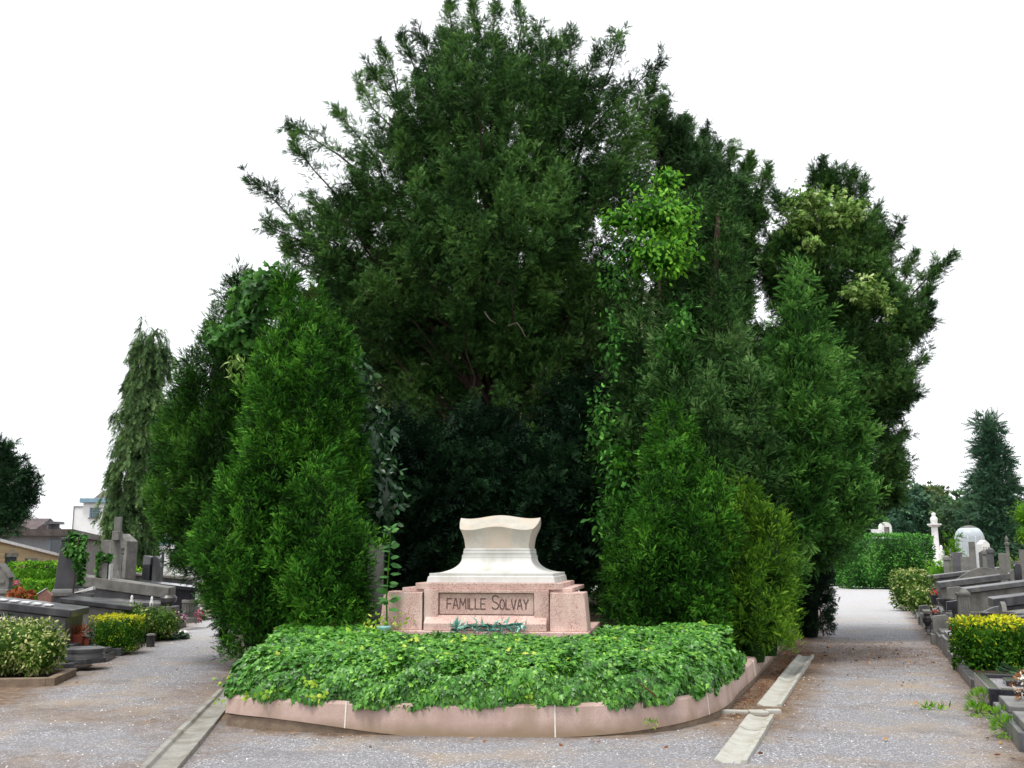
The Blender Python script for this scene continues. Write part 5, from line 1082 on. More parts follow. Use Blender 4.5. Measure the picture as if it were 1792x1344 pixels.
# angled book-like grey stone left of the dark tomb
r = grave_root('headstone', 1, gx(1700, 19.2), 19.2, 'slanted light grey stone between the pedestal and the dark sloping tomb', 'headstone')
mb = MB(); mb.prism([(-0.08, 0.28), (0.55, 0.28), (0.50, 0.72), (0.30, 0.68), (0.10, 0.58)], -0.06, 0.06, 'y'); mb.build('slab', 'bluestone', r, bevel=0.008)
mb = MB(); mb.box(-0.15, 0.6, -0.12, 0.12, 0, 0.28); mb.build('base', 'bluestone', r, bevel=0.008)
def pillar(px, topy, hwpx, d, label, kind, mat='greystone', side=1, dep=None, group='upright stones in the back rows on the right'):
    r = grave_root('headstone' if kind not in ('cross',) else 'stone_cross', side, gx(px, d), d, label, 'cross' if kind == 'cross' else 'headstone', group)
    H = zz(topy, d); h = hwpx / ppm(d); dp = dep or max(0.09, h * 0.6)
    mb = MB(); mb.frus(h + 0.14, dp + 0.14, h + 0.10, dp + 0.10, -0.02, 0.3); mb.build('base', mat, r, bevel=0.01)
    mb = MB()
    if kind == 'slab': mb.frus(h, dp, h * 0.94, dp * 0.9, 0.3, H)
    elif kind == 'pillar':
        mb.frus(h * 1.15, dp * 1.15, h, dp, 0.3, H - 0.16)
    elif kind == 'cross':
        mb.frus(h, dp, h * 0.85, dp * 0.85, 0.3, H)
    elif kind == 'round':
        prof = [(-h, 0.3), (h, 0.3), (h, H - h)] + [(h * math.cos(a), H - h + h * math.sin(a)) for a in np.linspace(0.2, math.pi - 0.2, 8)] + [(-h, H - h)]; mb.prism(prof, -dp, dp, 'y')
    elif kind == 'slim':
        mb.frus(h, h, h * 0.75, h * 0.75, 0.3, H - 0.28)
    mb.build('shaft', mat, r, bevel=0.01)
    mb = MB()
    if kind == 'pillar': mb.frus(h * 1.3, dp * 1.3, h * 1.3, dp * 1.3, H - 0.159, H - 0.06); mb.frus(h * 1.1, dp * 1.1, h * 0.3, dp * 0.3, H - 0.059, H); mb.build('cap', mat, r, bevel=0.006)
    elif kind == 'cross': mb.box(-h * 3.2, h * 3.2, -dp * 0.8, dp * 0.8, H - 0.42, H - 0.42 + 1.6 * h); mb.build('cross_arm', mat, r, bevel=0.008)
    elif kind == 'slim': mb.lathe([(h * 1.2, H - 0.28), (h * 1.3, H - 0.22), (h * 0.6, H - 0.2), (h * 0.9, H - 0.1), (h * 0.2, H)], 10); mb.build('finial', mat, r)
    return r
pillar(1656, 972, 4.5, 36, 'small square stone at the left end of the upright stones', 'pillar')
pillar(1664, 960, 1.6, 37, 'very thin pale post left of the grey upright stones', 'slim')
pillar(1675, 967, 8.5, 36.5, 'dark squat upright slab left of the milky dome', 'slab', 'bluestone')
pillar(1689, 974, 8, 35.2, 'plain grey upright slab below the left edge of the milky dome', 'slab')
pillar(1702, 948, 5.2, 33, 'tallest plain grey shaft, standing in front of the milky dome', 'slab')
pillar(1723, 961, 4.2, 31.5, 'slim capped pillar, left of a pair right of the milky dome', 'pillar')
pillar(1733, 958, 4.8, 30.5, 'slim capped pillar, right of a pair right of the milky dome', 'pillar', 'bluestone')
pillar(1754, 968, 6, 28, 'broad grey pillar with pale slanting top near the right edge', 'slab')
pillar(1764, 937, 3.4, 30, 'slender column with a small finial near the right edge', 'slim')
pillar(1716, 966, 2.5, 31, 'narrow dark post just right of the tallest plain grey shaft', 'slab', 'bluestone')
pillar(1779, 986, 5.5, 26, 'black rounded stone on the ledge at the far right', 'round', 'black_granite')
pillar(1789, 962, 5, 27, 'grey cross cut by the right edge of the photo', 'cross')
pillar(1771, 996, 5, 26.6, 'low rounded grey stone beside the black rounded stone at the far right', 'round')
bouquet('red_flowers', (gx(1716, 30.4), 30.4, 0.9), 'faint red flowers at the foot of the upright stones by the milky dome', 'red_petal', 0.12, 30)
# white ones further back
def at0(px, d): return (gx(px, d), d, 0.0)
root = empty('dome_tomb', at0(1699, 62), 'milky pale dome with a small cross, rising behind the grey stones', 'tomb'); R = 23 / ppm(62); H = zz(920, 62)
mb = MB(); prof = [(R * 0.92, 0), (R * 0.92, 0.3), (R * 0.86, 0.35)] + [(R * (0.86 + 0.14 * math.sin(min(1, t * 2.0) * math.pi / 2)), 0.35 + t * (H - 0.35 - R * 0.85)) for t in np.linspace(0, 1, 8)] + [(R * math.cos(a), H - R * 0.85 + R * 0.85 * math.sin(a)) for a in np.linspace(0.05, math.pi / 2 - 0.35, 9)]
mb.lathe(prof, 28); mb.build('dome', 'dome_glass', root, smooth=True)
mb = MB(); mb.lathe([(R * math.cos(a) * 1.02, H - R * 0.85 + R * 0.87 * math.sin(a)) for a in np.linspace(math.pi / 2 - 0.62, math.pi / 2 - 0.02, 6)], 24); mb.build('cap', 'greystone', root, smooth=True)
mb = MB()
for k in range(12):
    a = k * math.pi / 6; mb.tube([(R * 1.01 * math.cos(a) * q, R * 1.01 * math.sin(a) * q, z) for q, z in ((0.87, 0.35), (1.0, H * 0.45), (1.0, H - R * 0.85), (0.72, H - R * 0.27), (0.4, H - 0.08))], 0.018, 4)
mb.build('ribs', 'white_marble', root)
mb = MB(); mb.box(-0.02, 0.02, -0.02, 0.02, H - 0.02, H + 0.5); mb.box(-0.13, 0.13, -0.018, 0.018, H + 0.27, H + 0.31); mb.build('cross', 'iron', root)
root = empty('memorial_column', at0(1639, 60), 'tall white memorial column with a bust on top beyond the hedge', 'column'); d = 60; H = zz(897, d); k = 1 / ppm(d)
mb = MB(); mb.frus(0.42, 0.42, 0.40, 0.40, 0, 0.5); mb.frus(0.32, 0.32, 0.28, 0.28, 0.501, 1.0); mb.build('base', 'white_marble', root, bevel=0.01)
mb = MB(); mb.lathe([(0.24, 1.0), (0.26, 1.05), (0.22, 1.1), (0.18, H - 1.0), (0.17, H - 0.85)], 18); mb.build('shaft', 'white_marble', root, smooth=True)
mb = MB(); mb.frus(0.19, 0.19, 0.30, 0.30, H - 0.85, H - 0.74); mb.box(-0.31, 0.31, -0.31, 0.31, H - 0.739, H - 0.66); mb.build('capital', 'white_marble', root, bevel=0.01)
mb = MB(); mb.lathe([(0.17, H - 0.66), (0.20, H - 0.5), (0.21, H - 0.34), (0.15, H - 0.26), (0.09, H - 0.22), (0.12, H - 0.15), (0.12, H - 0.05), (0.05, H)], 14); mb.build('bust', 'white_marble', root, smooth=True)
root = empty('white_shrine', at0(1552, 58), 'white arched shrine top showing above the tall clipped hedge', 'shrine'); H = zz(914, 58); h = 9 / ppm(58)
mb = MB(); prof = [(-h, 0), (h, 0), (h, H - h)] + [(h * math.cos(a), H - h + h * math.sin(a)) for a in np.linspace(0.15, math.pi - 0.15, 10)] + [(-h, H - h)]; mb.prism(prof, -0.25, 0.25, 'y'); mb.build('arch', 'white_marble', root, bevel=0.01)
mb = MB(); mb.box(-h * 0.5, h * 0.5, -0.262, -0.24, H - 1.4, H - h * 0.9); mb.build('niche', 'greystone', root)
mb = MB(); mb.box(-h - 0.45, -h - 0.003, -0.2, 0.2, 0, H - 0.4); mb.build('side_block', 'white_marble', root, bevel=0.01)
root = empty('white_statue', at0(1648, 58), 'small bluish-white statue on a plinth right of the white column', 'statue'); H = zz(954, 58)
mb = MB(); mb.frus(0.26, 0.26, 0.22, 0.22, 0, 0.9); mb.build('plinth', 'white_marble', root, bevel=0.01)
mb = MB(); mb.lathe([(0.18, 0.9), (0.20, 1.2), (0.15, H - 0.55), (0.17, H - 0.35), (0.06, H - 0.26), (0.10, H - 0.15), (0.04, H)], 14); mb.build('figure', 'white_marble', root, smooth=True)
root = empty('small_chapel', at0(1722, 50), 'tiny white gabled tomb with little dark openings right of the milky dome', 'tomb'); H = zz(945, 50); h = 6.5 / ppm(50)
mb = MB(); mb.prism([(-h, 0), (h, 0), (h, H - 0.2), (0, H), (-h, H - 0.2)], -0.3, 0.3, 'y'); mb.build('walls', 'white_marble', root)
mb = MB()
for k in (-1, 0, 1): mb.lathe([(0.03, H - 0.42), (0.03, H - 0.34)], 6, k * 0.11, -0.285)
mb.build('openings', 'iron', root)

# ------------------------------------------------------------------ left graves
def LT(px, d): return gx(px, d)
r = sloped_tomb(-1, LT(142, 16.6), 16.6, 'dark sloping tomb at the left edge with pale plates on its ledger', 2.3, 1.15, 0.78, 1.08, 'bluestone', 'darkstone', 0.12, 0.25, group=GL_G)
for k in range(5):
    mb = MB(); x0 = 0.35 + 0.17 * k; z0 = 0.78 + (x0 + 0.05) * 0.3 / 2.37 + 0.012; mb.box(-0.055, 0.055, -0.10, 0.10, 0.0, 0.02)
    o = mb.build('plaque', 'white_marble', None, bevel=0.003); c, s = math.cos(LY2), math.sin(LY2); o.location = (LT(142, 16.6) + c * x0 - s * 0.35, 16.6 + s * x0 + c * 0.35, z0); o.rotation_euler = (0, -math.atan(0.128), LY2)
    tag(o, ['first', 'second', 'third', 'fourth', 'fifth'][k] + ' small pale plate from the path end on the dark left-edge tomb', 'plaque', 'pale plates on the left-edge tomb')
r = sloped_tomb(-1, LT(236, 19.6), 19.6, 'tomb with thick dark coping and speckled grey side behind the red flowerpot', 1.15, 1.1, 0.70, 0.86, 'greystone', 'darkstone', 0.09, 0.25, group=GL_G, over=0.1)
r = sloped_tomb(-1, LT(301, 24), 24, 'pale grey sarcophagus-like tomb with a thick sloping slab on the left', 2.0, 1.0, 0.90, 1.2, 'bluestone', 'greystone', 0.24, 0.25, group=GL_G)
mb = MB(); mb.tube([(0.1, 0.50, 0.52), (1.9, 0.50, 0.62)], 0.1, 12); mb.build('rounded_moulding', 'bluestone', r)
r = sloped_tomb(-1, LT(352, 27.5), 27.5, 'polished black sloping tomb farthest along the left row', 2.5, 1.2, 0.80, 1.1, 'black_granite', 'black_granite', 0.10, 0.25, group=GL_G)
r = sloped_tomb(-1, LT(345, 33), 33, 'distant low grey tomb beyond the black one on the left', 2.3, 1.2, 0.95, 1.15, 'bluestone', 'greystone', 0.08, 0.25, group=GL_G)
mb = MB(); mb.box(1.2, 1.42, -0.1, 0.1, 1.05, 1.45); mb.build('small_pillar', 'brown_stone', r, bevel=0.01)
# low kerbs near the path
flat_grave(-1, 13.5, 1.1, 2.2, 0.11, 'weathered stone kerb round the pale variegated bush at the left edge', 'footing', 'soil', group=GL_G, off=0.0)
flat_grave(-1, 15.0, 1.1, 1.6, 0.13, 'dark low grave frame carrying the round disc stone', 'darkstone', 'darkstone', group=GL_G, off=0.15)
flat_grave(-1, 16.35, 0.8, 2.0, 0.10, 'dark slab grave between the round disc stone and the clipped box bush', 'darkstone', inner='slab', group=GL_G, off=0.05)
flat_grave(-1, 17.4, 1.0, 2.0, 0.12, 'low dark frame round the clipped yellow-topped box bush', 'darkstone', 'gravel', group=GL_G)
flat_grave(-1, 19.6, 1.6, 1.6, 0.1, 'soil plot under the loose green shrubs on the left', 'darkstone', 'soil', group=GL_G, off=0.1)
flat_grave(-1, 23.5, 1.4, 2.2, 0.16, 'grey kerbed plot with the pink flowers on the left', 'greystone', 'gravel', group=GL_G)
flat_grave(-1, 26.5, 1.4, 2.2, 0.2, 'pale kerb near the end of the left path', 'greystone', 'gravel', group=GL_G)
root = empty('disc_grave', (LT(158, 14.9), 14.9, 0.10), 'round stepped dark disc stone on the low left grave', 'grave marker')
mb = MB(); mb.lathe([(0.34, 0), (0.34, 0.07), (0.31, 0.075)], 6); mb.build('hexagonal_base', 'darkstone', root, bevel=0.008)
mb = MB(); mb.lathe([(0.29, 0.075), (0.29, 0.115), (0.275, 0.12), (0.275, 0.15)], 32); mb.build('lower_disc', 'bluestone', root)
mb = MB(); mb.lathe([(0.27, 0.151), (0.29, 0.155), (0.29, 0.20), (0.27, 0.21)], 32); mb.build('upper_disc', 'darkstone', root)
root = empty('path_post', (*gnd(263, 1132)[:2], 0), 'short black post with a pale cap by the left path', 'post')
mb = MB(); mb.lathe([(0.075, 0), (0.07, 0.20)], 12); mb.build('shaft', 'iron', root); mb = MB(); mb.lathe([(0.085, 0.20), (0.08, 0.225), (0.04, 0.235)], 12); mb.build('cap', 'greystone', root)
urn('small_urn', (*gnd(190, 1134)[:2], 0.06), 'round black vase in front of the clipped yellow-topped box bush', [(0.06, 0), (0.10, 0.08), (0.11, 0.14), (0.08, 0.18), (0.09, 0.19), (0.07, 0.19)], 'iron', cat='vase')
p = (LT(145, 16.6), 16.6, 0.17)
root = empty('flower_pot', p, 'red plastic pot with withered orange plant on the left graves', 'flower pot')
mb = MB(); mb.lathe([(0.075, 0), (0.10, 0.16), (0.11, 0.165), (0.11, 0.20), (0.09, 0.2)], 16); mb.build('pot', 'terracotta', root)
f = Fol(p); n = 60; q = np.array(p) + np.array([0, 0, 0.22]) + rng.normal(size=(n, 3)) * np.array([0.04, 0.04, 0.02]); f.leaves(T_LANCE, q, rng.normal(size=(n, 3)) * 0.7 + np.array([0, 0, 0.8]), rng.normal(size=(n, 3)), 0.16, 0.6 + 0.3 * rng.normal(size=n), 0.3); f.build('dry_leaves', 'rust_plant', root)
root = empty('grave_lantern', (LT(161, 16.7), 16.7, 0.17), 'small dark lantern right of the red pot', 'lantern')
mb = MB(); mb.lathe([(0.065, 0), (0.065, 0.02), (0.05, 0.025)], 10); mb.lathe([(0.065, 0.135), (0.07, 0.15), (0.03, 0.17)], 10); mb.build('frame', 'iron', root)
mb = MB(); mb.lathe([(0.05, 0.026), (0.05, 0.134)], 10); mb.build('glass', 'terracotta', root)
# obelisk with ivy
r = grave_root('obelisk', -1, LT(124, 20.8), 20.8, 'dark truncated obelisk on a moulded base half covered by ivy', 'obelisk')
mb = MB(); mb.frus(0.34, 0.34, 0.32, 0.32, 0, 0.35); mb.frus(0.27, 0.27, 0.25, 0.25, 0.351, 0.82); mb.build('base', 'darkstone', r, bevel=0.012)
mb = MB(); mb.frus(0.30, 0.30, 0.30, 0.30, 0.821, 0.90); mb.frus(0.27, 0.27, 0.24, 0.24, 0.901, 0.97); mb.build('cornice', 'bluestone', r, bevel=0.01)
mb = MB(); mb.frus(0.225, 0.225, 0.17, 0.17, 0.971, 2.0); mb.build('shaft', 'darkstone', r, bevel=0.012)
mb = MB(); mb.box(-0.13, 0.13, -0.236, -0.2, 1.05, 1.5); mb.build('panel', 'brown_stone', r, bevel=0.006)
p = at(132, 950, 20.5); root = empty('climbing_ivy', p, 'bright ivy capping the truncated obelisk and hanging down its right side', 'ivy')
f = Fol(p); leafy(f, [blob_px(132, 945, 18, 20.7, rz=15), blob_px(138, 972, 12, 20.5, rz=22), blob_px(142, 1000, 7, 20.5, rz=22), blob_px(125, 960, 13, 20.5, rz=13)], 420, T_IVY, 0.10, depth=0.08, core=0.75, droopy=0.8)
mb = MB(); mb.tube([(0.05, -0.05, -1.0), (0.08, -0.05, 0.1)], 0.02, 5); mb.build('stem', 'bark', root); f.build('foliage', 'ivy_sun', root)
r = pillar(182, 985, 10, 23.5, 'grey stone block with ivy trailing over its top, right of the obelisk', 'slab', 'greystone', -1, 0.2, 'upright stones on the left')
mb = MB(); mb.box(-0.19, -0.15, -0.14, 0.14, 0.9, 1.45); mb.build('marble_panel', 'white_marble', r)
p = at(182, 975, 23.3); root = empty('climbing_ivy', p, 'thin ivy over the grey block right of the obelisk', 'ivy'); f = Fol(p)
leafy(f, [blob_px(184, 976, 13, 23.4, rz=9), blob_px(171, 990, 4, 23.3, rz=24)], 330, T_IVY, 0.09, depth=0.06, core=0.5, droopy=0.8)
mb = MB(); mb.tube([(-0.12, 0, -0.6), (-0.1, 0, 0)], 0.012, 5); mb.build('stem', 'bark', root); f.build('foliage', 'ivy_sun', root)
# big cross
r = grave_root('stone_cross', -1, LT(203, 27), 27, 'tall weathered grey stone cross seen edge-on on the left', 'cross'); H = zz(905, 27)
r.rotation_euler = (0, 0, math.radians(102))
mb = MB(); mb.frus(0.34, 0.30, 0.28, 0.24, 0, 0.9); mb.frus(0.24, 0.2, 0.16, 0.13, 0.901, 1.25); mb.build('base', 'greystone', r, bevel=0.012)
mb = MB(); mb.frus(0.13, 0.10, 0.10, 0.085, 1.251, H); mb.build('shaft', 'greystone', r, bevel=0.012)
mb = MB(); mb.box(-0.36, 0.36, -0.08, 0.08, H - 0.62, H - 0.38); mb.build('cross_arm', 'greystone', r, bevel=0.012)
# gabled stele
r = grave_root('stele', -1, LT(214, 29), 29, 'pinkish-grey gabled stele with recessed panel behind the tall cross', 'headstone'); H = zz(934, 29); r.rotation_euler = (0, 0, math.radians(-25))
mb = MB(); mb.prism([(-0.34, 0), (0.34, 0), (0.34, H - 0.22), (0, H), (-0.34, H - 0.22)], -0.18, 0.22, 'y'); mb.build('slab', 'greystone', r, bevel=0.01)
mb = MB(); mb.box(-0.20, 0.20, -0.20, -0.181, 0.9, H - 0.62); mb.build('panel', 'bluestone', r, bevel=0.006)
mb = MB(); mb.box(-0.24, 0.24, -0.205, -0.181, H - 0.47, H - 0.40); mb.box(-0.24, 0.24, -0.205, -0.181, H - 0.58, H - 0.54); mb.build('moulding', 'darkstone', r)
r = grave_root('stele', -1, LT(192, 31), 31, 'flat-topped grey wall-like stele left of the tall cross', 'headstone'); mb = MB(); mb.box(-0.55, 0.25, -0.1, 0.1, 0, zz(945, 31)); mb.build('slab', 'greystone', r, bevel=0.012)
r = grave_root('stele', -1, LT(262, 31), 31, 'polished black upright stone with a grey slanted top on the left', 'headstone'); H = zz(972, 31); r.rotation_euler = (0, 0, math.radians(-12))
mb = MB(); mb.box(-0.14, 0.12, -0.15, 0.15, 0, H - 0.28); mb.build('shaft', 'black_granite', r, bevel=0.01)
mb = MB(); mb.prism([(-0.14, H - 0.279), (0.12, H - 0.279), (0.14, H - 0.05), (-0.12, H)], -0.15, 0.15, 'y'); mb.build('top', 'bluestone', r, bevel=0.01)
mb = MB(); prof = [(0.15, 0), (0.42, 0), (0.42, H - 0.35), (0.36, H - 0.1), (0.24, H - 0.02), (0.15, H - 0.02)]; mb.prism(prof, -0.08, 0.12, 'y'); mb.build('side_slab', 'darkstone', r, bevel=0.01)
# gothic stone at the left edge
r = grave_root('gothic_stone', -1, LT(6, 19.5), 19.5, 'grey gabled gothic tombstone cut by the left edge of the photo', 'headstone'); r.rotation_euler = (0, 0, 0.1); H = zz(988, 19.5)
mb = MB(); mb.prism([(-0.18, 0), (0.18, 0), (0.18, H - 0.2), (0, H), (-0.18, H - 0.2)], -0.1, 0.12, 'y'); mb.build('slab', 'greystone', r, bevel=0.012)
mb = MB(); mb.prism([(-0.21, H - 0.24), (-0.17, H - 0.25), (0, H - 0.03), (0.17, H - 0.25), (0.21, H - 0.24), (0, H + 0.03)], -0.12, 0.13, 'y'); mb.build('gable_moulding', 'greystone', r)
mb = MB(); mb.box(-0.2, 0.2, -0.14, 0.14, H - 0.55, H - 0.47); mb.box(-0.1, 0.1, -0.125, -0.101, H - 0.36, H - 0.3); mb.build('string_course', 'greystone', r, bevel=0.01)
r = grave_root('small_stone', -1, LT(84, 18.5), 18.5, 'small red-brown five-sided stone on a ledge left of the obelisk', 'headstone'); r.rotation_euler = (0, 0, 0.25)
mb = MB(); mb.box(-0.2, 0.2, -0.15, 0.15, 0, 0.78); mb.build('base', 'bluestone', r, bevel=0.01)
mb = MB(); mb.prism([(-0.11, 0.781), (0.13, 0.781), (0.13, 0.92), (0.02, 1.02), (-0.11, 0.93)], -0.1, 0.1, 'y'); mb.build('block', 'brown_stone', r, bevel=0.004)
mb = MB(); mb.add([(-0.125, -0.11, 0.935), (-0.125, 0.11, 0.935), (0.025, 0.11, 1.035), (0.025, -0.11, 1.035), (-0.125, -0.11, 0.95), (-0.125, 0.11, 0.95), (0.025, 0.11, 1.05), (0.025, -0.11, 1.05)], [(0,1,2,3),(7,6,5,4),(0,4,5,1),(1,5,6,2),(2,6,7,3),(3,7,4,0)]); mb.build('slate', 'white_marble', r)
r = grave_root('tilted_plaque', -1, LT(153, 20.6), 20.6, 'blue-grey tilted plaque with a white face on the coping right of the obelisk', 'plaque'); mb = MB(); mb.box(-0.16, 0.16, -0.1, 0.1, 0, 0.88); mb.build('support', 'bluestone', r, bevel=0.01)
mb = MB(); mb.add([(-0.18, -0.1, 0.95), (0.18, -0.1, 0.885), (0.18, 0.12, 0.885), (-0.18, 0.12, 0.95), (-0.18, -0.1, 1.02), (0.18, -0.1, 0.9), (0.18, 0.12, 0.9), (-0.18, 0.12, 1.02)], [(0,3,2,1),(4,5,6,7),(0,1,5,4),(1,2,6,5),(2,3,7,6),(3,0,4,7)]); mb.build('face', 'white_marble', r, bevel=0.004)
for px, py, lab in ((230, 1060, 'left of the two little white figurines on the grey left tomb'), (265, 1062, 'right of the two little white figurines on the grey left tomb')):
    p = at(px, py, 21.8); root = empty('figurine', p, lab, 'figurine', 'white figurines'); mb = MB(); mb.lathe([(0.05, 0), (0.045, 0.1), (0.025, 0.14), (0.03, 0.18), (0.01, 0.22)], 10); mb.build('body', 'white_marble', root, smooth=True)
    mb = MB(); mb.box(-0.08, 0.08, -0.08, 0.08, -p[2], -0.001); mb.build('support', 'bluestone', root, bevel=0.01)
r = urn('stone_urn', (LT(337, 23), 23, 0.15), 'carved buff stone urn beside the pink flowers on the left', [(0.16, 0), (0.16, 0.10), (0.10, 0.14), (0.12, 0.22), (0.15, 0.24), (0.16, 0.42), (0.18, 0.44), (0.18, 0.5), (0.12, 0.5)], 'greystone')
mb = MB()
for k in range(14): mb.tube([(0.157 * math.cos(k * 0.449), 0.157 * math.sin(k * 0.449), 0.26), (0.163 * math.cos(k * 0.449), 0.163 * math.sin(k * 0.449), 0.41)], 0.012, 4)
mb.build('fluting', 'greystone', r)
urn('bowl_urn', (LT(299, 23.4), 23.4, 0.5), 'rounded black stone bowl at the end of the pale left tomb', [(0.08, 0), (0.10, 0.04), (0.17, 0.10), (0.19, 0.18), (0.14, 0.24), (0.12, 0.24)], 'darkstone')
mb = MB(); mb.box(-0.2, 0.2, -0.2, 0.2, 0, 0.498); o = mb.build('pedestal', 'bluestone', None, bevel=0.01); o.location = (LT(299, 23.4), 23.4, 0); tag(o, 'low square block carrying the rounded black bowl', 'pedestal')
bouquet('pink_flowers', (LT(314, 21.6), 21.6, 0.05), 'mauve and white chrysanthemums in a black pot by the left path', 'mauve_petal', 0.20, 130, pot=('iron', 0.12, 0.20), sq=0.6, ps=0.06)
bouquet('pink_flowers', (LT(350, 23.6), 23.6, 0.15), 'vivid pink flower mound right of the carved urn', 'pink_petal', 0.18, 120, sq=0.8, ps=0.06)
bouquet('pink_flowers', (LT(32, 21), 21, 1.05), 'small pink rose head beside the gothic stone', 'pink_petal', 0.07, 36)
bouquet('white_flowers', (LT(22, 15.6), 15.6, 0.62), 'white plastic flower wreath on the left-edge tomb', 'white_petal', 0.14, 60, sq=0.4)
mb = MB(); mb.lathe([(0.13, 0), (0.12, 0.04), (0.06, 0.08), (0.01, 0.09)], 14); o = mb.build('white_stone', 'white_marble', None, smooth=True); o.location = (LT(328, 21.4), 21.4, 0.01); tag(o, 'small rounded white stone beside the mauve flowers', 'stone')
# shrubs on the left
d = 13.6
shrub('variegated_bush', 'large pale cream-variegated bush at the left edge', 'bush', [(np.array([LT(55, d), d, 0.44]), np.array([0.50, 0.45, 0.36])), (np.array([LT(20, d), d, 0.40]), np.array([0.45, 0.45, 0.33])), (np.array([LT(92, d), d - 0.1, 0.38]), np.array([0.23, 0.35, 0.28]))], 'variegated', 900, T_OVAL, 0.055, 2.4, (0.58, 0.36), 0.1, 0.10)
d = 17.3
shrub('box_bush', 'clipped box-shaped bush with a yellow-green top by the left path', 'bush', [(np.array([LT(213, d), d, 0.34]), np.array([0.38, 0.34, 0.29]))], 'euonymus', 2000, T_OVAL, 0.035, 14, (0.34, 0.16), 0.9, 0.05)
d = 19.3
shrub('spotted_bush', 'rounded yellow-spotted bush behind the clipped box-shaped one', 'bush', [(np.array([LT(228, d), d, 0.42]), np.array([0.46, 0.36, 0.30]))], 'variegated', 800, T_OVAL, 0.06, 2.2, (0.32, 0.30), 0.1, 0.10)
shrub('spotted_bush', 'spreading green bush right of the clipped box-shaped one', 'bush', [(np.array([LT(283, 20), 20, 0.34]), np.array([0.42, 0.4, 0.30])), (np.array([LT(262, 19.8), 19.8, 0.36]), np.array([0.3, 0.35, 0.30]))], 'variegated', 800, T_OVAL, 0.055, 2.2, (0.22, 0.28), 0.1, 0.10)
p = (*gnd(300, 1118)[:2], 0.0); f = Fol(p); leafy(f, [(np.array(p) + np.array([-0.15, 0, 0.04]), np.array([0.5, 0.3, 0.10]))], 420, T_IVY, 0.07, depth=0.03, core=0.7); o = f.build('ground_ivy', 'ivy_dark'); o.location = p; tag(o, 'low patch of dark ivy at the path edge below the spreading bush', 'ivy')
d = 29
shrub('low_hedge', 'bright green clipped hedge in front of the yellow brick building', 'hedge', [(np.array([LT(66, d), d, 0.75]), np.array([0.85, 0.3, 0.70]))], 'lime', 700, T_OVAL, 0.08, 8, (0.20, 0.25), 0.3, 0.08)
shrub('low_hedge', 'nearer and lower bright clipped hedge behind the red-brown stone', 'hedge', [(np.array([LT(72, 24.5), 24.5, 0.55]), np.array([0.52, 0.28, 0.5]))], 'lime', 800, T_OVAL, 0.07, 6, (0.22, 0.25), 0.3, 0.08)
shrub('lime_shrub', 'small yellow-green shrub between the obelisk and the grey ivied block', 'bush', [(np.array([LT(156, 24), 24, 0.6]), np.array([0.17, 0.2, 0.55]))], 'lime', 320, T_OVAL, 0.07, 3, (0.35, 0.25), 0.2, 0.06)
shrub('lime_shrub', 'little round yellow-green shrub beside the black upright stone', 'bush', [(np.array([LT(243, 33), 33, 0.75]), np.array([0.27, 0.25, 0.5]))], 'lime', 260, T_OVAL, 0.09, 2.4, (0.35, 0.25), 0.2, 0.06)
bouquet('rust_plant', (LT(42, 18.2), 18.2, 0.86), 'withered rust-brown plant lying on the ledge left of the red-brown stone', 'rust_plant', 0.20, 80, sq=0.4, ps=0.09, leafc='rust_plant', cat='plant')
# ------------------------------------------------------------------ buildings on the left
root = empty('brick_outbuilding', (LT(40, 32), 32, 0), 'low yellow brick outbuilding with a sloping white coping at the left edge', 'building')
x0, x1 = LT(-40, 30.5), LT(106, 36.5)
def quadwall(A, B, zA, zB, th, name, mat, root, z0=0.0):
    A = np.array(A, float); B = np.array(B, float); t = nrm((B - A)[None])[0]; nn = np.array([-t[1], t[0]]) * th; o = np.array(root.location)
    vs = [(*A, z0), (*B, z0), (*(B + nn), z0), (*(A + nn), z0), (*A, zA), (*B, zB), (*(B + nn), zB), (*(A + nn), zA)]
    mb = MB(); mb.add([(v[0]-o[0], v[1]-o[1], v[2]) for v in vs], [(0,3,2,1),(4,5,6,7),(0,1,5,4),(1,2,6,5),(2,3,7,6),(3,0,4,7)]); return mb.build(name, mat, root)
A, B = (x0, 30.5), (x1, 36.5)
zA, zB = zz(940, 30.5), zz(975, 36.5)
quadwall(A, B, zA, zB, 2.5, 'walls', 'brick', root)
AA, BB = np.array(A), np.array(B); t_ = nrm((BB - AA)[None])[0]; nf = np.array([t_[1], -t_[0]]) * 0.10; nb = -nf * 26; o = np.array(root.location)
vs = [(*(AA + nf), zA + 0.002), (*(BB + nf), zB + 0.002), (*(BB + nb), zB + 0.002), (*(AA + nb), zA + 0.002)]; vs += [(x, y, z + 0.09) for x, y, z in vs]
mb = MB(); mb.add([(v[0]-o[0], v[1]-o[1], v[2]) for v in vs], [(0,3,2,1),(4,5,6,7),(0,1,5,4),(1,2,6,5),(2,3,7,6),(3,0,4,7)]); mb.build('coping', 'white_marble', root)
AA, BB = np.array(A), np.array(B); t_ = nrm((BB - AA)[None])[0]; nq = np.array([t_[1], -t_[0]])
for s, zc in ((2.15, 1.28), (3.6, 1.12), (5.2, 1.0)):
    c = AA + t_ * s
    mb = MB(); mb.box(-0.35, 0.35, -0.02, 0.03, -0.32, 0.32); w_ = mb.build('window', 'glass', root); w_.location = (c[0] + nq[0]*0.02 - root.location.x, c[1] + nq[1]*0.02 - root.location.y, zc); w_.rotation_euler = (0, 0, math.atan2(t_[1], t_[0]))
    mb = MB(); mb.box(-0.4, 0.4, -0.05, 0.0, 0.33, 0.45); q_ = mb.build('lintel', 'greystone', w_)
root = empty('grey_shed', (LT(70, 42), 42, 0), 'flat-roofed grey rendered shed with a boarded side behind the brick outbuilding', 'building')
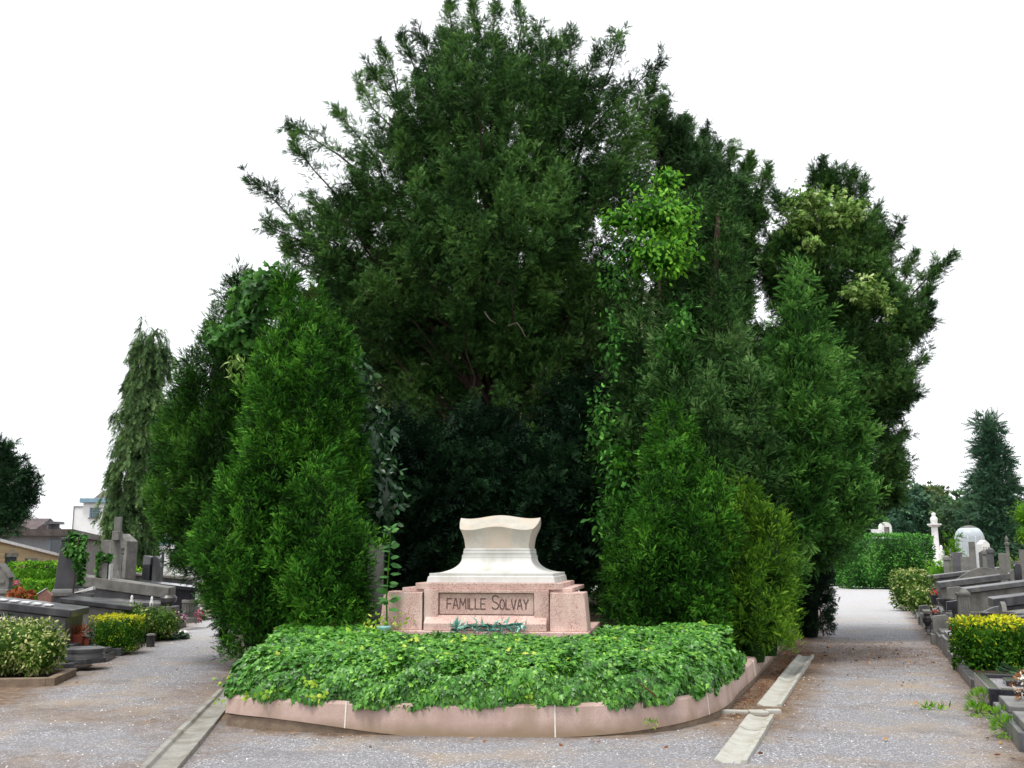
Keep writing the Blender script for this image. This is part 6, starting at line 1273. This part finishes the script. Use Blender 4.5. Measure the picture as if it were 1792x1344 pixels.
FP = [(LT(-60, 42), 42.0), (LT(114, 42), 42.0), (LT(182, 62), 62.0), (LT(100, 66), 66.0)]; ox, oy = root.location.x, root.location.y; H = zz(938, 42)
def fp_prism(pts, z0, z1, name, mat): mb = MB(); mb.prism([(x - ox, y - oy) for x, y in pts], z0, z1, 'z'); return mb.build(name, mat, root)
fp_prism(FP, 0, H, 'walls', 'grey_render')
fp_prism([(FP[0][0]-0.3, 41.7), (FP[1][0]+0.35, 41.7), (FP[2][0]+0.4, 62.2), (FP[3][0], 66.3)], H + 0.001, H + 0.28, 'flat_roof', 'roof_edge')
c0, c1 = np.array(FP[1]), np.array(FP[2]); t_ = nrm((c1 - c0)[None])[0]; nq = np.array([t_[1], -t_[0]]); ang = math.atan2(t_[1], t_[0]); LW = np.linalg.norm(c1 - c0)
mb = MB()
for k in range(26):
    s = LW * (k + 0.5) / 26; mb.box(s - LW / 60, s + LW / 60, -0.06, 0.02, 0.05, H - 0.02)
o = mb.build('side_boards', 'wood_grey', root); o.location = (c0[0] - ox, c0[1] - oy, 0); o.rotation_euler = (0, 0, ang)
mb = MB(); mb.box(-0.42, 0.42, -0.04, 0.02, -0.5, 0.5); w_ = mb.build('window', 'glass', root); w_.location = (LT(106, 42) - ox, 42 - oy - 0.01, H - 0.65)
mb = MB(); mb.box(-0.02, 0.02, -0.06, -0.041, -0.5, 0.5); mb.box(-0.46, -0.421, -0.06, 0, -0.52, 0.52); mb.box(0.421, 0.46, -0.06, 0, -0.52, 0.52); mb.build('frame', 'blue_paint', w_)
mb = MB(); mb.lathe([(0.25, 0), (0.25, 0.25)], 12); mb.lathe([(0.45, 0.251), (0.42, 0.36)], 12); v_ = mb.build('roof_vent', 'darkstone', root); v_.location = (LT(80, 43) - ox, 43.5 - oy, H + 0.28)
root = empty('tiled_house', (LT(12, 58), 58, 0), 'dark roofed pinkish brick house partly hidden by the tree at the left edge', 'house'); H = zz(938, 58)
mb = MB(); mb.box(-5, 0.9, 0, 5, 0, H); mb.build('walls', 'brown_stone', root); mb = MB(); mb.prism([(-0.4, H + 0.001), (5.4, H + 0.001), (2.5, H + 1.1)], -5.3, 1.2, 'x'); mb.build('roof', 'roof_tile', root)
root = empty('white_house', (LT(170, 72), 72, 0), 'white rendered house with a blue-grey cornice and a small barred window', 'house'); ox, oy = root.location.x, 72; H = zz(880, 72)
xa, xb = LT(139, 72) - ox, LT(262, 72) - ox
mb = MB(); mb.box(xa, xb, 0, 7, 0, H); mb.build('walls', 'white_paint', root)
mb = MB(); mb.box(xa - 0.15, xb + 0.2, -0.35, 7.3, H + 0.001, H + 0.32); mb.build('cornice', 'blue_paint', root, bevel=0.02)
mb = MB(); mb.prism([(-0.2, H + 0.321), (7.1, H + 0.321), (5.4, H + 1.0), (1.5, H + 1.0)], xa + 0.8, xb, 'x'); mb.build('roof', 'roof_edge', root)
wc = LT(160, 72) - ox; zc = zz(897, 72); mb = MB(); mb.box(wc - 0.34, wc + 0.34, -0.03, 0.05, zc - 0.36, zc + 0.36); w_ = mb.build('window', 'glass', root)
mb = MB()
for k in range(-2, 3): mb.box(wc + k * 0.13 - 0.012, wc + k * 0.13 + 0.012, -0.055, -0.031, zc - 0.36, zc + 0.36)
for k in range(-1, 2): mb.box(wc - 0.34, wc + 0.34, -0.058, -0.0555, zc + k * 0.18 - 0.012, zc + k * 0.18 + 0.012)
mb.build('bars', 'blue_paint', w_)
mb = MB(); mb.box(wc - 0.42, wc + 0.42, -0.10, 0.0, zc - 0.43, zc - 0.365); mb.build('sill', 'greystone', w_)
mb = MB(); q0, q1 = LT(113, 72) - ox, xa - 0.002; mb.box(q0, q1, 1.0, 5, 0, zz(886, 72)); mb.build('side_wing', 'white_paint', root)
mb = MB(); mb.box(q0 - 0.06, q1 - 0.001, 0.94, 1.0, zz(886, 72), zz(886, 72) + 0.06); mb.box(q0 - 0.04, q0, 0.94, 0.999, 0, zz(886, 72)); mb.build('edge_trim', 'greystone', root)
mb = MB(); ax = LT(173, 72) - ox; mb.tube([(ax, 3, H + 0.6), (ax, 3, zz(806, 72))], 0.035, 5); mb.tube([(ax, 3, zz(858, 72)), (ax + 0.9, 3, zz(858, 72))], 0.02, 4); mb.build('antenna', 'iron', root)
root = empty('white_annexe', (LT(260, 64), 64, 0), 'long low white building with a slanted blue-grey eave right of the weeping tree', 'building'); ox, oy = root.location.x, 64; H0, H1 = zz(944, 60), zz(958, 60)
xa, xb = LT(190, 64) - ox, LT(420, 64) - ox
mb = MB(); mb.box(xa, xb, 0, 5, 0, H1 + 0.2); mb.build('walls', 'white_paint', root)
mb = MB(); mb.prism([(xa, H1 + 0.201), (LT(270, 64) - ox, H1 + 0.201), (LT(272, 64) - ox, H1 + 0.42), (xa, H1 + 1.3)], -0.5, 5.2, 'y'); mb.build('eave', 'blue_paint', root)
mb = MB()
for px in (243, 276, 285, 300): c = LT(px, 64) - ox; mb.box(c - 0.09, c + 0.09, -0.02, 0.03, 1.0, H1 - 0.25)
mb.build('window_slits', 'glass', root)
# ------------------------------------------------------------------ hedges and trees far off
d = 54
def hedge(px0, px1, d, H, th, mat, label, n_m2=170, size=0.14, toptint=0.2, tint=(0.42, 0.22)):
    x0, x1 = gx(px0, d), gx(px1, d); c = np.array([(x0 + x1) / 2, d + th, H / 2 - 0.06])
    return shrub('clipped_hedge', label, 'hedge', [(c, np.array([(x1 - x0) / 2, th, H / 2 + 0.04]))], mat, n_m2, T_OVAL, size, 12, tint, toptint, 0.10, zb=0.0, stemh=1.0, core=0.93)
hedge(1494, 1640, 51, zz(934, 51), 1.6, 'hedge', 'tall clipped bright green hedge closing the end of the right path')
hedge(1400, 1497, 57, zz(953, 57), 1.4, 'hedge_dark', 'darker clipped hedge left of the tall bright one', tint=(0.38, 0.2), toptint=0.05)
shrub('variegated_bush', 'boxy cream-edged bush at the far end of the right-hand row, behind the round one', 'bush', [(np.array([gx(1592, 31), 31, 0.62]), np.array([0.60, 0.5, 0.62]))], 'variegated', 240, T_OVAL, 0.09, 4, (0.38, 0.34), 0.25, 0.1)
shrub('variegated_bush', 'round cream-leaved bush in front of the boxy one on the right', 'bush', [(np.array([gx(1603, 27), 27, 0.52]), np.array([0.34, 0.32, 0.36]))], 'variegated', 340, T_OVAL, 0.08, 2.3, (0.50, 0.32), 0.1, 0.1)
shrub('low_hedge', 'low yellow-green hedge right of the tall clipped hedge', 'hedge', [(np.array([gx(1637, 42), 42, 0.7]), np.array([0.42, 0.3, 0.7]))], 'lime', 120, T_OVAL, 0.13, 5, (0.15, 0.3), 0.3, 0.1)
root = empty('golden_conifer', at0(1668, 47), 'small yellow-green conifer left of the milky dome', 'tree'); o_ = np.array(root.location); f = Fol(o_)
cypress(f, [Lobe((1667, 934), (1669, 1010), 11, 47, 0.4, 0.8, 1.5)], dens=30, K=8, size=0.2, plen=0.4); mb = MB(); mb.tube([(0, 0, 0), (0, 0, 1.2)], [0.06, 0.04], 6); mb.build('trunk', 'bark', root); f.build('crown', 'lime', root)
root = empty('conifer_tree', at0(1742, 75), 'tall dense blue-green conifer cone far off on the right', 'tree'); o_ = np.array(root.location); f = Fol(o_)
cypress(f, [Lobe((1733, 722), (1740, 1010), 50, 75, 0.28, 0.9, 1.35, amp=0.10), Lobe((1720, 716), (1724, 800), 9, 75, 0.2, 0.8, 1.5)], dens=5.5, K=12, size=0.55, plen=1.1, up=0.15, out=1.0, tint=(0.45, 0.25), droop=0.1); mb = MB(); mb.tube([(0, 0, 0), (0, 0, 9)], [0.35, 0.1], 8); mb.build('trunk', 'bark', root); f.build('crown', 'far_hazy_blue', root)
def far_tree(px, blobs, mat, label, d, n=9, size=0.6, p=2.0):
    root = empty('far_tree', at0(px, d), label, 'tree', 'trees behind the right-hand graves'); f = Fol(np.array(root.location)); leafy(f, blobs, n, T_TUFT, size, p, (0.42, 0.3), 0.9, 0.8, 0.2, 0.2, 0.15)
    mb = MB(); mb.tube([(0, 0, 0), (0.2, 0, blobs[0][0][2])], [0.3, 0.12], 8); mb.build('trunk', 'bark', root); f.build('crown', mat, root)
far_tree(1590, [blob_px(1590, 890, 42, 88, rz=44), blob_px(1570, 930, 50, 86, rz=50)], 'far_hazy_blue', 'bluish rounded tree at the left of the far tree line', 88)
far_tree(1640, [blob_px(1632, 888, 34, 92, rz=38), blob_px(1650, 930, 40, 90, rz=50)], 'far_olive', 'olive-yellow tree in the middle of the far tree line', 92)
far_tree(1672, [blob_px(1668, 905, 34, 84, rz=38), blob_px(1690, 940, 30, 84, rz=40)], 'far_green', 'green rounded tree touching the tall conifer cone', 84)
far_tree(1500, [blob_px(1500, 940, 60, 86, rz=50), blob_px(1420, 940, 60, 86, rz=60)], 'far_green', 'dark green tree glimpsed behind the left end of the tall hedge', 86)
far_tree(1810, [blob_px(1815, 930, 50, 90, rz=50), blob_px(1880, 920, 70, 90, rz=60)], 'far_green', 'green tree at the far right edge of the skyline', 90)
shrub('lime_shrub', 'light yellow-green foliage entering at the right edge of the photo', 'bush', [(at(1794, 900, 26), np.array([0.33, 0.3, 0.36])), (at(1796, 935, 26), np.array([0.28, 0.3, 0.3]))], 'lime', 260, T_LANCE, 0.14, 2, (0.45, 0.3), 0.1, 0.2, zb=0, stemh=2.4)
shrub('lime_shrub', 'yellow-green bush low behind the slender finialed column', 'bush', [(np.array([gx(1768, 38), 38, 0.8]), np.array([0.62, 0.4, 0.85]))], 'variegated', 130, T_OVAL, 0.14, 2.4, (0.2, 0.3), 0.2, 0.15)
# a low far hedge line closing the ground on both sides
for px0, px1, d, lab in ((-900, 60, 78, 'long dark hedge closing the ground behind the left-hand buildings'), (1640, 2500, 98, 'long dark hedge closing the ground behind the right-hand graves')):
    x0, x1 = gx(px0, d), gx(px1, d); shrub('far_hedge', lab, 'hedge', [(np.array([(x0 + x1) / 2, d, 1.8]), np.array([(x1 - x0) / 2, 1.5, 1.8]))], 'far_green', 5, T_TUFT, 0.6, 12, (0.4, 0.25), 0.1, 0.3, zb=0, stemh=2)
shrub('far_hedge', 'dark hedge line behind the island trees at the far end of the plot', 'hedge', [(np.array([3, 60, 1.8]), np.array([15, 1.5, 1.8]))], 'far_green', 8, T_TUFT, 0.6, 12, (0.3, 0.25), 0.1, 0.3, zb=0, stemh=2)
# weeping cypress on the left
root = empty('weeping_cypress', at0(232, 38), 'tall narrow grey-green weeping conifer with a bent tip on the left', 'tree'); o_ = np.array(root.location); f = Fol(o_)
LB = []
for k in range(15):
    y = 600 + k * 25; cxp = 262 - 2.6 * k + 7 * math.sin(k * 2.1); h = (22 + 1.8 * k if k < 9 else 37 - 0.4 * (k - 9)) + 5 * math.sin(k * 1.7); LB.append((cxp, y, h))
for cxp, y, h in LB:
    c = at(cxp, y, 38); R = h / ppm(38); n = int(30 + R * 42); a = rng.random(n) * 6.283; rr_ = R * (0.45 + 0.55 * rng.random(n) ** 0.5)
    P = c + np.stack([np.cos(a) * rr_, np.sin(a) * rr_, 0.35 * rng.normal(size=n)], 1); D = np.stack([np.cos(a) * 0.35, np.sin(a) * 0.35, -1 + 0 * a], 1) + rng.normal(size=(n, 3)) * 0.12
    plumes(f, T_YEW, P, D, 0.45 + 0.45 * rng.random(n), 0.12, 26, 0.24, 0.3, (0.42, 0.25), 0.3, 0.3, 0.35)
    lbp = Lobe((cxp, y - 18), (cxp, y + 26), h * 0.72, 38, 0.4, 0.8, 1.5); lbp.core(f, 1.0)
P = np.array([at(x, y, 38) for x, y in ((262, 605), (266, 590), (270, 580), (274, 574), (278, 576))]); plumes(f, T_LANCE, P, np.tile([0.1, 0, -1.0], (5, 1)) + rng.normal(size=(5, 3)) * 0.2, 0.35, 0.1, 24, 0.22, 0.2, (0.4, 0.2), 0.3)
mb = MB(); mb.tube([np.array([0, 0, 0]), at(236, 800, 38) - o_, at(262, 610, 38) - o_, at(268, 588, 38) - o_, at(277, 574, 38) - o_], [0.28, 0.2, 0.1, 0.06, 0.03], 8); mb.build('trunk', 'bark', root, smooth=True); f.build('crown', 'weeping', root)
# dark pine at the left edge
root = empty('pine_tree', at0(-90, 36), 'dark pine reaching in over the brick outbuilding at the left edge', 'tree'); o_ = np.array(root.location)
yewish(root, o_, [([o_, at(-50, 900, 36), at(-60, 760, 36)], [0.25, 0.18, 0.04])], [blob_px(-62, 860, 48, 36, rz=48), blob_px(-45, 900, 48, 36, rz=18), blob_px(-8, 866, 22, 36, rz=16), blob_px(-55, 805, 36, 36)],
       [(2, 778, 36), (28, 808, 36), (10, 790, 36), (52, 818, 36), (50, 838, 36), (60, 852, 36), (58, 868, 36), (44, 888, 36), (20, 800, 36), (36, 908, 36)], 'yew_dark', nfill=130, K=18, size=0.26, plen=0.9, limbs=14, seed=31, tip_len=2.2, bark='bark')
